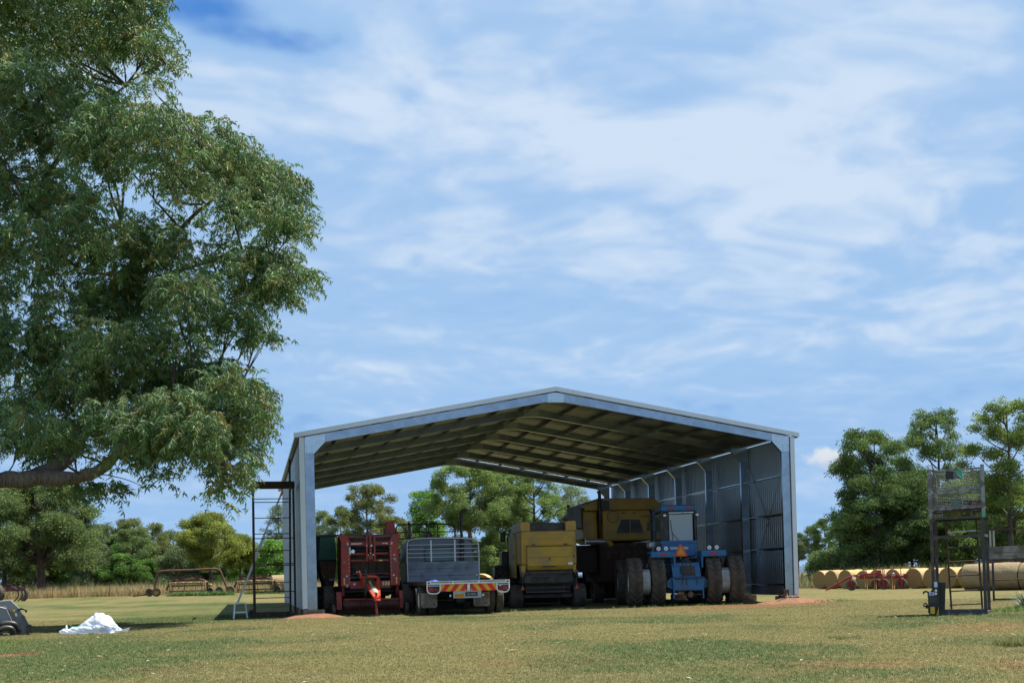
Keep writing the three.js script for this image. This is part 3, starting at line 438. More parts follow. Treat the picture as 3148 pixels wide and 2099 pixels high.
function farTree(x, z, top, base, hw, kind, dens, label, seed) {
  hw *= 1.22; const r = rng(seed), g0 = terrain(x, z), bush = / bush /.test(label + ' '), t = thing(bush ? 'scrub_bush' : 'gum_tree', label, bush ? 'bush' : 'tree', [x, g0, z], 0, 'trees around the yard');
  const H = top - g0, cb = Math.max(0.3, base - g0 - (base - g0 < 1 ? 0.2 : 0)), ch = H - cb, spots = [], col = foliage[kind], bark = kind === 0 ? barkRed : kind === 1 || kind === 2 ? barkMat : barkDark;
  const tr = Math.max(0.10, hw * 0.055), fork = cb + ch * 0.18, lean = (r() - 0.5) * hw * 0.25;
  one((m) => m.taper([[0, -0.3, 0], [lean * 0.2, fork * 0.5, 0.05], [lean * 0.5, fork, 0], [lean, cb + ch * 0.55, 0.1], [lean * 1.1, cb + ch * 0.85, 0]], [tr * 1.3, tr, tr * 0.85, tr * 0.45, 0.03], 14, 8, 0.12, seed)).build('trunk', bark, t);
  const n = Math.round(20 + hw * 9), lobes = [], skirt = kind === 0 || kind === 7 || kind === 8 || ch / H > 0.85;
  for (let i = 0; i < n; i++) {   // separate leafy heads spread through the crown, larger low down, with gaps between
    const f = Math.pow((i + r()) / n, 0.9), a = r() * 6.283, lr = Math.max(0.42, hw * (0.10 + 0.15 * r())) * (1.1 - 0.35 * f);
    const env = hw * (f < 0.35 ? mix(skirt ? 0.82 : 0.5, 1, f / 0.35) : Math.sqrt(Math.max(0, 1 - ((f - 0.35) / 0.72) ** 2.2))) * (0.75 + 0.45 * fbm(Math.cos(a) + 3, Math.sin(a) + f * 2, seed, 2));
    const q = Math.max(0, env - lr * 0.5) * Math.sqrt(0.12 + 0.88 * r());
    lobes.push([lean * f + Math.cos(a) * q, Math.min(H - lr * 0.6, cb + lr * 0.6 + (ch - lr * 0.9) * f), Math.sin(a) * q, lr]);
  }
  lobes.push([lean, H - hw * 0.14, 0, hw * 0.2]);
  let li = 0;
  for (const [lx, ly, lz, lr] of lobes) {
    if (li++ % 2 === 0) {
    const y0 = Math.min(ly * 0.9, Math.max(fork * 0.9, ly - 1.6 * lr - Math.hypot(lx, lz) * 0.5)), s = y0 / H;
    one((m) => m.taper([[lean * s, y0, 0], [lean * s + (lx - lean * s) * 0.55, y0 + (ly - y0) * 0.4, lz * 0.5], [lx, ly + lr * 0.2, lz]], [tr * 0.32, tr * 0.2, 0.02], 6, 5)).build('limb', bark, t); }
    const k = Math.round(dens * (42 * lr * lr + 24 * lr + 3)), tone = 0.8 + r() * 0.4;
    for (let i = 0; i < k; i++) {
      const u = -0.55 + r() * 1.55, a = r() * 6.283, s1 = Math.sqrt(1 - Math.min(1, u * u)), q = lr * (r() > 0.86 ? 0.9 + 0.7 * r() : 0.25 + 0.85 * Math.sqrt(r())), j = tone * (0.75 + r() * 0.5), w = r();
      const c = kind === 2 && u > 0 && w > 0.82 ? [0.150, 0.110, 0.040] : w > 0.8 ? [col[0] * 1.5, col[1] * 1.3, col[2]] : col;
      spots.push([lx + Math.cos(a) * s1 * q, ly + u * q * 0.8, lz + Math.sin(a) * s1 * q, (0.5 + r() * 0.75), r() * 6.28, c[0] * j, c[1] * j, c[2] * j]);
    }
  }
  scatter('crown', null, clumpGeos[seed % 3], leafMat, spots, 'stuff', t);
  return t;
}
[
  [-20.1,-74.4,11.1,2.9,5.12,0,1.15, 'large rounded dark green gum with reddish brown trunk behind the fence'],
  [-24.7,-81.5,9.9,2.5,3.39,0,1.0, 'green gum whose crown merges with the large rounded gum'],
  [-19.2,-113.1,9.0,1.6,2.9,1,0.8, 'small grey green tree between the large rounded gum and the olive gums'],
  [-15.9,-112.4,9.6,1.6,2.6,2,0.8, 'olive brown gum with orange tinted upper crown'],
  [-13.6,-117.0,9.2,1.6,2.5,2,0.8, 'olive gum with two bare pale stems beside the orange tinted one'],
  [-11.6,-126.8,8.6,1.4,2.9,1,0.8, 'low grey green tree before the blue hill'],
  [-20.4,-103.1,5.4,1.9,2.56,3,0.9, 'bright green bush beside the reddish trunk'],
  [-15.7,-100.1,5.0,1.6,2.24,3,0.9, 'bright green bush below the orange tinted gum'],
  [-12.9,-99.5,4.4,1.6,1.98,3,0.9, 'round bright green bush behind the red arched rake frame'],
  [-10.3,-101.0,3.9,1.5,1.65,1,0.9, 'dull green bush under the yellow green tree'],
  [-5.3,-77.4,8.1,3.0,2.84,4,0.85, 'spreading yellow green tree with forked dark trunk'],
  [-2.8,-81.0,6.2,2.9,1.53,4,0.8, 'lower yellow green tree leaning out beside the forked one'],
  [1.5,-108.7,10.8,4.3,1.96,1,0.4, 'sparse grey green tree behind the leaning ladder'],
  [0.3,-74.2,5.4,1.2,1.45,5,1.0, 'vivid green leafy tree behind the rusty rack tower'],
  [6.5,-107.7,10.0,1.8,1.76,1,0.7, 'thin crowned tree seen past the front steel column'],
  [8.5,-97.0,9.8,1.7,1.76,2,0.8, 'short olive tree behind the red baler'],
  [10.4,-84.4,11.2,2.3,2.94,2,0.95, 'tall olive green gum rising above the red baler'],
  [13.3,-87.8,8.1,1.6,1.9,2,0.9, 'olive gum seen above the truck roof rack'],
  [14.8,-73.2,9.7,4.8,1.73,5,0.85, 'small vivid green tree with round crown under the shed roof'],
  [17.6,-66.5,11.6,5.4,3.07,6,0.9, 'tall gum with bare lower trunks behind the truck exhaust'],
  [20.8,-69.9,11.6,6.1,2.42,6,0.65, 'open crowned gum with forked trunk behind the shed'],
  [24.5,-71.1,11.3,3.6,2.93,6,0.9, 'pale green gum behind the yellow harvester'],
  [30.1,-77.1,10.5,6.3,1.96,1,0.35, 'nearly bare gum with dead twigs behind the large harvester'],
  [26.9,-91.1,11.3,3.0,3.25,6,0.7, 'distant pale gum filling the back opening'],
  [18.2,-74.5,5.4,0.9,2.19,1,0.8, 'shady bush under the tall gum behind the truck'],
  [20.6,-68.9,5.5,0.8,2.25,6,0.8, 'leafy bush behind the harvester mirror'],
  [12.2,-86.0,5.8,1.1,2.55,1,0.9, 'dull bush behind the truck cab'],
  [8.4,-86.8,5.7,1.2,2.21,3,0.9, 'green bush above the baler'],
  [27.0,-74.7,6.2,0.8,2.55,6,0.8, 'pale green bush behind the harvester hood'],
  [47.6,-47.9,12.3,2.0,3.27,7,1.0, 'broad dark green gum behind the row of bales'],
  [46.9,-49.0,8.5,1.0,1.8,7,0.9, 'dark green gum with low drooping limbs over the field edge'],
  [54.4,-50.5,14.4,3.5,3.26,7,0.8, 'tallest gum with open feathery top behind the mesh cage'],
  [51.5,-48.1,9.1,1.4,3.96,7,1.0, 'dense dark gum at the back of the bales'],
  [54.3,-45.4,8.0,1.1,2.85,7,0.9, 'dark gum behind the steel tower legs'],
  [49.7,-33.1,12.5,3.2,2.7,8,0.9, 'yellowish green gum towering over the rusty loading ramp'],
  [52.6,-36.6,7.3,1.4,2.59,7,0.9, 'dark leafy tree behind the rusty loading ramp'],
  [99.6,-174.9,8.5,3.3,1.96,1,0.8, 'far off grey green tree beside the shed wall'],
  [104.2,-179.0,10.0,3.9,1.88,1,0.8, 'far off tree with pale trunk'],
  [104.7,-173.8,11.1,4.7,2.21,7,0.8, 'far off dark tree at the field edge'],
  [105.1,-168.6,11.2,3.7,1.92,7,0.8, 'far off dark tree beside the broad gum']].forEach((a, i) => farTree(...a, 500 + i * 7));


// ---------------------------------------------------------------- beyond the lawn: dry grass, scrub, fence, hills
const G = (x, z) => terrain(x, z);
function rebase(t, x, y, z) { for (const c of t.children) c.position.sub(V(x, y, z)); t.position.add(V(x, y, z)); return t; }
const rustMat = surf([0.115, 0.058, 0.036], { vary: 0.3, dirt: [0.055, 0.036, 0.028], amt: 0.5, tile: 0.6, rough: 0.9, fine: 0.14 });
const darkSteel = surf([0.055, 0.05, 0.05], { vary: 0.25, dirt: [0.11, 0.06, 0.04], amt: 0.35, tile: 0.8, rough: 0.6, metal: 0.2 });
const blackPaint = surf([0.013, 0.013, 0.014], { vary: 0.2, dirt: [0.05, 0.042, 0.035], amt: 0.25, tile: 0.9, rough: 0.42 });
const rubber = surf([0.028, 0.026, 0.025], { vary: 0.25, dirt: [0.10, 0.078, 0.058], amt: 0.42, edge: 0.25, tile: 0.9, rough: 0.92, fine: 0.1 });
const alu = surf([0.60, 0.61, 0.62], { vary: 0.08, tile: 0.8, rough: 0.42, metal: 0.6 });
const whitePaint = surf([0.74, 0.74, 0.73], { vary: 0.05, dirt: [0.55, 0.50, 0.44], amt: 0.25, tile: 0.8, rough: 0.5 });
const chrome = plain(0.7, 0.7, 0.7, 0.25, 0.9);
{
  const r = rng(21), tall = [], green = [], T1 = tuftGeo(15, 16, 0.75, 0.16, 0.009);
  const put = (l, x, z, s, c) => { const j = 0.75 + r() * 0.5; l.push([x, G(x, z) - 0.02, z, s * (0.6 + r() * 0.7), r() * 6.28, c[0] * j, c[1] * j, c[2] * j, 0, 0, 0.45 + r() * 0.95]); };
  for (let i = 0; i < 15000; i++) { const x = -34 + r() * 52, z = -65.5 - Math.pow(r(), 1.6) * 38 + (r() - 0.5) * 0.8; put(tall, x, z, 0.85, r() > 0.25 ? [0.269, 0.198, 0.090] : [0.147, 0.134, 0.058]); }
  for (let i = 0; i < 2600; i++) { const x = -34 + r() * 44, z = -66 - r() * 26; put(tall, x, z, 1.15, r() > 0.4 ? [0.077, 0.096, 0.038] : [0.128, 0.128, 0.058]); }
  for (let i = 0; i < 9000; i++) { const x = 36 + r() * 40, z = -38 - Math.pow(r(), 1.3) * 120; if (x < 19 + -z * 0.42) continue; put(tall, x, z, 1.0, r() > 0.45 ? [0.173, 0.154, 0.064] : [0.109, 0.122, 0.054]); }
  for (let i = 0; i < 3500; i++) { const t = r(), x = 37 + t * 5 + r() * 9, z = -36 + t * 22 - 2 - r() * 3; put(tall, x, z, 1.15, r() > 0.5 ? [0.230, 0.192, 0.083] : [0.109, 0.115, 0.045]); }
  for (let i = 0; i < 2500; i++) put(tall, 19 + r() * 30, -62 - r() * 30, 0.8, [0.192, 0.160, 0.070]);
  scatter('dry_grass', 'tall dry straw coloured grass along the back fence and field', T1, bladeMat, tall);
  for (let i = 0; i < 700; i++) { const t = r(); put(green, -7.6 + t * 4.2 + (r() - 0.5), -54.4 + t * 0.9 + (r() - 0.5) * 1.4, 0.38, [0.064, 0.122, 0.029]); }
  for (let i = 0; i < 240; i++) { const t = r(); put(green, -2.2 + t * 2.4 + (r() - 0.5), -54.6 + (r() - 0.5) * 1.4, 0.32, [0.064, 0.122, 0.029]); }
  scatter('green_weeds', 'dark green weeds growing under the hay rakes', tuftGeo(16, 20, 0.7, 0.2, 0.018), bladeMat, green);
}
for (let i = 0; i < 17; i++) {
  const r = rng(900 + i), x = -31 + i * 2.3 + r() * 1.2, z = -92 - r() * 18, k = [1, 3, 0, 2, 3][i % 5];
  farTree(x, z, G(x, z) + 4.4 + r() * 3.2, G(x, z) + 0.3, 2.1 + r() * 0.9, k, 1.0, 'low green scrub bush in the thicket behind the wire fence', 1300 + i * 3).userData.group = 'scrub bushes behind the fence';
}
for (let i = 0; i < 9; i++) {
  const r = rng(960 + i), x = 46 + i * 2.2 + r() * 1.2, z = -52 + i * 3.4 - r() * 4;
  farTree(x, z, G(x, z) + 2.6 + r() * 2.6, G(x, z) + 0.3, 1.7 + r() * 0.9, [7, 1, 7, 8][i % 4], 1.0, 'low dark scrub bush under the gums behind the bales', 1400 + i * 3).userData.group = 'scrub bushes behind the bales';
}
for (let i = 0; i < 12; i++) {
  const r = rng(990 + i), x = 4 + i * 2.4 + r() * 1.2, z = -88 - r() * 16;
  farTree(x, z, G(x, z) + 4.2 + r() * 3.4, G(x, z) + 0.3, 2.1 + r() * 0.9, [1, 6, 0, 6][i % 4], 1.0, 'low green scrub bush seen through the back of the shed', 1450 + i * 3).userData.group = 'scrub bushes behind the shed';
}
{
  const pts = [[-24, -66.1], [-17.83, -64.8], [-13.34, -64.9], [-9.4, -64.5], [-5.8, -64.3], [-1.9, -64.4], [1.9, -64.7], [6.2, -65]], f = thing('wire_fence', 'wire farm fence on thin dark steel posts before the dry grass', 'fence', [0, 0, 0]);
  for (const [x, z] of pts) one((m) => m.bar([x, G(x, z) - 0.2, z], [x + 0.03, G(x, z) + 1.22, z], 0.045)).build('post', darkSteel, f);
  for (const h of [0.35, 0.65, 0.95, 1.15]) for (let i = 0; i + 1 < pts.length; i++) { const a = pts[i], b = pts[i + 1]; one((m) => m.rod([a[0], G(...a) + h, a[1]], [b[0], G(...b) + h, b[1]], 0.004, 0.004, 4)).build('wire', darkSteel, f); }
  rebase(f, -9.4, G(-9.4, -64.5), -64.5);
  const p = thing('fence_post', 'short leaning timber post in the long grass beside the shed wall', 'post'); one((m) => m.taper([[38.85, -0.2, -43.6], [38.95, 0.5, -43.58], [39.05, 1.1, -43.55]], [0.06, 0.055, 0.05], 5, 7, 0.2)).build('post', barkDark, p); rebase(p, 38.9, 0, -43.6);
  const hill = one((m) => { const g = new THREE.PlaneGeometry(3600, 700, 90, 8); g.rotateX(-Math.PI / 2); const q = g.attributes.position; for (let i = 0; i < q.count; i++) { const x = q.getX(i), z = q.getZ(i); q.setY(i, (1 - (z / 350) ** 2) * (22 + 88 * Math.exp(-(((x - 0) / 75) ** 2)) + 40 * fbm(x * 0.004 + 7, z * 0.006, 77, 4) - 20) - 12); } g.computeVertexNormals(); m.add(g, new THREE.Matrix4().makeTranslation(-215, 0, -3060)); }).build('hills', surf([0.05, 0.085, 0.135], { vary: 0.25, tile: 90, rough: 1 }));  // bluish forest colour carries the distance haze; no air is built
  hill.userData = { kind: 'structure', label: 'distant wooded hill with haze put into its blue colour' };
}

// ---------------------------------------------------------------- hay bales
const hayEnd = new THREE.MeshStandardMaterial({ roughness: 1, map: tex(256, 256, (x, y) => { const dx = x - 0.5, dy = y - 0.5, d = Math.hypot(dx, dy), a = Math.atan2(dy, dx), n = fbm(d * 60 + a * 1.2, a * 6, 201, 4) * 0.7 + hash2((x * 256) | 0, (y * 256) | 0, 9) * 0.5; const v = 0.55 + n * 0.75; return [0.27 * v, 0.172 * v, 0.066 * v]; }) });
const haySide = new THREE.MeshStandardMaterial({ roughness: 1, map: tex(512, 256, (x, y) => { const n = fbm(x * 10, y * 90, 205, 4) * 0.6 + fbm(x * 70, y * 40, 206, 3) * 0.5 + hash2((x * 512) | 0, (y * 256) | 0, 4) * 0.3; const v = 0.5 + n * 0.7; return [0.50 * v, 0.37 * v, 0.185 * v]; }) });
haySide.bumpMap = tex(256, 256, (x, y) => { const n = fbm(x * 30, y * 60, 207, 4); return [n, n, n]; }, 0, false); haySide.bumpScale = 0.03;
const hayOld = haySide.clone(); hayOld.map = tex(512, 256, (x, y) => { const n = fbm(x * 10, y * 60, 215, 4) * 0.6 + fbm(x * 60, y * 40, 216, 3) * 0.5 + hash2((x * 512) | 0, (y * 256) | 0, 4) * 0.3; const v = 0.5 + n * 0.7; return [0.29 * v, 0.215 * v, 0.118 * v]; });
function bale(x, z, turn, R0, L, label, group, side, seed) {
  const t = thing('hay_bale', label, 'hay bale', [x, G(x, z), z], turn, group), n = 30, m = 8, pos = [], uv = [], idx = [];
  for (let i = 0; i <= m; i++) for (let j = 0; j <= n; j++) { const a = j / n * 6.2832, w = R0 * (1 + (fbm(Math.cos(a) * 2 + seed, Math.sin(a) * 2 + i * 0.25, seed, 3) - 0.5) * 0.13) * (i === 0 || i === m ? 0.965 : 1), sag = Math.sin(a) < -0.7 ? 0.985 : 1; pos.push((i / m - 0.5) * L, R0 * 0.985 + Math.sin(a) * w * sag, Math.cos(a) * w); uv.push(i / m, j / n * 3); }
  for (let i = 0; i < m; i++) for (let j = 0; j < n; j++) { const a = i * (n + 1) + j; idx.push(a, a + n + 1, a + 1, a + 1, a + n + 1, a + n + 2); }
  const g = new THREE.BufferGeometry(); g.setAttribute('position', new THREE.Float32BufferAttribute(pos, 3)); g.setAttribute('uv', new THREE.Float32BufferAttribute(uv, 2)); g.setIndex(idx); g.computeVertexNormals();
  const b = new THREE.Mesh(g, side); b.name = 'wrapped_side'; b.castShadow = b.receiveShadow = true; t.add(b);
  for (const s of [-1, 1]) { const e = new THREE.Mesh(new THREE.CylinderGeometry(R0 * 0.955, R0 * 0.965, 0.03, 30), hayEnd); e.name = 'straw_end'; e.rotation.z = Math.PI / 2; e.position.set(s * (L / 2 - 0.004), R0 * 0.985, 0); e.castShadow = e.receiveShadow = true; t.add(e); }
  return t;
}
const hayKinds = [haySide, haySide.clone(), haySide.clone()]; hayKinds[1].color.setRGB(0.86, 0.82, 0.78); hayKinds[2].color.setRGB(1.0, 0.93, 0.82);
const rb = rng(88);
for (let i = 0; i < 10; i++) bale(35.9 + 0.208 * 1.5 * i + (rb() - 0.5) * 0.3, -33.4 + 0.978 * 1.5 * i + (rb() - 0.5) * 0.14, 0.36 + (rb() - 0.5) * 0.16, 0.60 + rb() * 0.06, 1.25 + rb() * 0.2, 'round golden hay bale standing in the row behind the red cultivator', 'row of golden hay bales', hayKinds[i % 3], 30 + i);
{
  const a = [[34.2, -12.6], [35.0, -11.45], [35.85, -10.3]], l = ['weathered greyish bale nearest the row, showing its cut end', 'weathered greyish bale in the middle of the three laid end to end', 'weathered greyish bale at the end by the rusty ramp'];
  a.forEach(([x, z], i) => bale(x + 0.3 * 0, z, -0.92, 0.69, 1.36, l[i], 'weathered bales laid end to end', hayOld, 60 + i));
  bale(0.55, -57.4, 0.2, 0.72, 1.4, 'pale round bale standing behind the hay rakes', null, hayOld, 71);
  bale(12.5, -33.2, 1.2, 0.78, 1.4, 'round bale behind the shed, glimpsed past the truck tray', null, haySide, 75);
}

// ---------------------------------------------------------------- wheel builder (axle along x)
function wheel(parent, x, y, z, R0, w, o = {}) {
  const g = new THREE.Group(); g.name = o.name || 'wheel'; g.position.set(x, y, z); parent.add(g);
  const rr = o.rim ?? R0 * 0.55, h = w / 2, tb = new MB(), M = new THREE.Matrix4().makeRotationZ(-Math.PI / 2);
  tb.lathe([[rr, -h * 0.72], [rr * 1.12, -h * 0.9], [R0 * 0.86, -h], [R0 * 0.95, -h * 0.9], [R0 * 0.975, -h * 0.55], [R0 * 0.98, 0], [R0 * 0.975, h * 0.55], [R0 * 0.95, h * 0.9], [R0 * 0.86, h], [rr * 1.12, h * 0.9], [rr, h * 0.72]], 40, M);
  const n = o.lugs || 0;
  for (let i = 0; i < n; i++) for (const s of [-1, 1]) {   // chevron lugs
    const a0 = (i + (s > 0 ? 0.5 : 0)) / n * 6.2832, st = 3, P = (t) => { const a = a0 + (o.rev ? -1 : 1) * t * 0.30 * (o.slant || 1), rad = (t > 0.85 ? 0.965 : 0.99) * R0; return [s * h * (-0.06 + 1.0 * t), Math.sin(a) * rad, Math.cos(a) * rad]; };
    for (let k = 0; k < st; k++) tb.bar(P(k / st), P((k + 1.04) / st), R0 * 0.055, R0 * 0.05, 0);
  }
  if (o.ribs) for (let i = 0; i < o.ribs; i++) { const a = i / o.ribs * 6.2832; tb.bar([-h * 0.9, Math.sin(a) * R0 * 0.98, Math.cos(a) * R0 * 0.98], [h * 0.9, Math.sin(a + 0.05) * R0 * 0.98, Math.cos(a + 0.05) * R0 * 0.98], 0.03 * R0, 0.02 * R0); }
  tb.build('tyre', o.tyreMat || rubber, g);
  const d = o.dish ?? 0.25, rb = new MB();
  rb.lathe([[0.001, h * d], [rr * 0.3, h * d], [rr * 0.42, h * (d - 0.08)], [rr * 0.78, h * (d - 0.12)], [rr * 0.9, h * 0.62], [rr * 1.03, h * 0.74], [rr * 1.03, -h * 0.74], [rr * 0.9, -h * 0.62], [rr * 0.78, -h * (d - 0.12)], [rr * 0.42, -h * (d - 0.1)], [rr * 0.3, -h * d], [0.001, -h * d]], 32, M);
  rb.build('rim', o.rimMat || whitePaint, g);
  return g;
}

// ---------------------------------------------------------------- yard things on the left
const rakeRed = surf([0.210, 0.059, 0.042], { vary: 0.2, dirt: [0.091, 0.042, 0.032], amt: 0.42, tile: 0.9, rough: 0.75 });
const rakeYellow = surf([0.42, 0.27, 0.05], { vary: 0.22, dirt: [0.105, 0.070, 0.038], amt: 0.48, tile: 0.6, rough: 0.8 });
const rimYellow = surf([0.52, 0.31, 0.045], { vary: 0.15, dirt: [0.245, 0.140, 0.042], amt: 0.35, tile: 0.4, rough: 0.7 });
{
  const t = thing('hay_rake_carrier', 'red arched frame carrying hay rakes on yellow rimmed wheels', 'farm frame'), y0 = G(-6, -55);
  one((m) => m.tube([[-9.05, 1.02, -55.75], [-8.88, 1.9, -55.7], [-8.72, 2.42, -55.66], [-8.4, 2.5, -55.6], [-6.4, 2.53, -55.2], [-4.4, 2.56, -54.75], [-4.08, 2.46, -54.68], [-3.85, 1.9, -54.64], [-3.52, 1.0, -54.58]], 0.085, 60, 8)).build('arch_tube', rakeRed, t);
  for (const [x, z] of [[-8.88, -55.5], [-3.3, -54.4]]) { wheel(t, x, y0 + 0.33, z, 0.34, 0.2, { rimMat: rimYellow, rim: 0.2, dish: 0.1 }).rotation.y = Math.PI / 2 - 0.2; }
  one((m) => { m.bar([-9.0, y0 + 0.5, -55.8], [-9.9, y0 + 0.12, -56.2], 0.09); m.bar([-9.9, y0 + 0.12, -56.2], [-10.7, y0 + 0.05, -56.3], 0.07); }).build('drawbar', rustMat, t);
  for (const x of [-4.2, -4.32]) one((m) => m.tube([[x, 2.0, -54.9], [x - 0.1, 1.5, -54.95], [x + 0.05, 1.0, -54.9], [x - 0.05, 0.85, -54.85]], 0.016, 14, 5)).build('hose', blackPaint, t);
  wheel(t, -4.15, y0 + 0.32, -55.9, 0.33, 0.18, { rimMat: rustMat, rim: 0.18, dish: 0.1 }).rotation.y = Math.PI / 2 - 0.3;
  wheel(t, -9.5, y0 + 0.33, -57.0, 0.33, 0.18, { rimMat: rustMat, rim: 0.18, dish: 0.1 }).rotation.y = Math.PI / 2 - 0.3;
  rebase(t, -6.3, y0, -55.2);
  const rake = (x, z, turn, label) => {
    const k = thing('hay_rake', label, 'hay rake', [x, G(x, z), z], turn, 'side delivery hay rakes');
    one((m) => m.tube([[-1.75, 0.45, 0], [-1.5, 0.95, 0], [-1.15, 1.18, 0], [-0.6, 1.22, 0], [0.7, 1.26, 0], [1.2, 1.16, 0], [1.5, 0.98, 0.05]], 0.075, 30, 8)).build('main_beam', rakeRed, k);
    for (const px of [-1.1, -0.5, 0.75]) one((m) => { m.box(px, 1.34, 0, 0.2, 0.2, 0.12); m.box(px, 1.46, 0, 0.42, 0.05, 0.2); }).build('bracket', rakeRed, k);
    one((m) => m.box(-0.1, 1.46, 0.05, 1.8, 0.03, 0.03)).build('rod', rakeYellow, k);
    // reel of five tine bars
    for (const s of [-1.35, 1.4]) one((m) => m.add(new THREE.TorusGeometry(0.40, 0.03, 6, 20), new THREE.Matrix4().makeRotationY(Math.PI / 2).setPosition(s, 0.66, 0.15))).build('reel_end', rakeYellow, k);
    one((m) => m.box(0, 1.05, 0.1, 2.9, 0.05, 0.42, 0.25)).build('top_guard', rakeYellow, k);
    for (let i = 0; i < 5; i++) { const a = i * 1.2566 + 0.4, by = 0.66 + Math.sin(a) * 0.38, bz = 0.15 + Math.cos(a) * 0.38; one((m) => { m.bar([-1.4, by, bz], [1.42, by, bz], 0.05); for (let q = 0; q < 13; q++) m.rod([-1.3 + q * 0.22, by, bz], [-1.27 + q * 0.22, by - 0.26, bz + 0.04], 0.009, 0.006, 4); }).build('tine_bar', i % 2 ? rakeYellow : rustMat, k); }
    for (let i = 0; i < 7; i++) one((m) => m.tube([[-1.2 + i * 0.42, 1.02, -0.08], [-1.2 + i * 0.42, 0.75, -0.28], [-1.2 + i * 0.42, 0.35, -0.22]], 0.012, 8, 4)).build('stripper_rod', rustMat, k);
    wheel(k, 1.72, 0.30, 0.05, 0.3, 0.16, { rimMat: rustMat, rim: 0.17, dish: 0.1 }).rotation.y = 1.2;
    one((m) => { m.rbox(1.72, 0.78, 0.1, 0.26, 0.24, 0.24, 0.1); }).build('gear_housing', rimYellow, k);
    one((m) => { m.bar([1.5, 1.0, 0.05], [1.45, 0.15, 0.2], 0.1, 0.12); m.bar([1.5, 0.9, 0.05], [1.72, 0.35, 0.1], 0.05); }).build('wheel_leg', rustMat, k);
    return k;
  };
  rake(-6.5, -56.3, -0.2, 'faded red and yellow hay rake standing under the arched frame');
  rake(-1.35, -55.6, -0.2, 'faded red and yellow hay rake parked beside the pale bale');
}
{
  const t = thing('chisel_plough', 'red chisel plough with curved tines and black tyre on the dry grass edge', 'plough'), y = G(-18, -51.5);
  wheel(t, -19.55, y + 0.62, -51.2, 0.62, 0.35, { rimMat: rustMat, rim: 0.32, dish: 0.1, ribs: 30 }).rotation.y = 0.75;
  one((m) => { m.box(-18.5, y + 0.9, -51.55, 1.15, 0.34, 0.14, 0, -0.2, 0); m.box(-19.2, y + 0.82, -52.2, 0.15, 0.2, 1.6); }).build('frame', rakeRed, t);
  one((m) => { m.bar([-19.1, y + 1.12, -51.7], [-17.65, y + 1.13, -51.4], 0.1, 0.14); m.bar([-18.1, y + 1.16, -51.5], [-17.6, y + 1.08, -51.4], 0.16, 0.06); }).build('top_bar', rustMat, t);
  one((m) => { m.box(-18.85, y + 1.24, -51.6, 0.32, 0.1, 0.1); m.box(-18.5, y + 1.28, -51.6, 0.1, 0.1, 0.08, 0, 0, 0.7); }).build('clamp', darkSteel, t);
  for (const [dx, s] of [[-17.85, 1], [-18.15, 0.45], [-18.4, 0.4]]) one((m) => m.tube([[dx - 0.3, y + 1.05, -51.5], [dx + 0.05, y + 0.9, -51.45], [dx + 0.2, y + 0.6, -51.42], [dx + 0.15, y + 0.25, -51.4], [dx - 0.12, y + 0.0, -51.38]], 0.05 + 0.09 * (s === 1 ? 1 : 0), 16, 6)).build('tine', darkSteel, t);
  rebase(t, -18.6, y, -51.6);
}
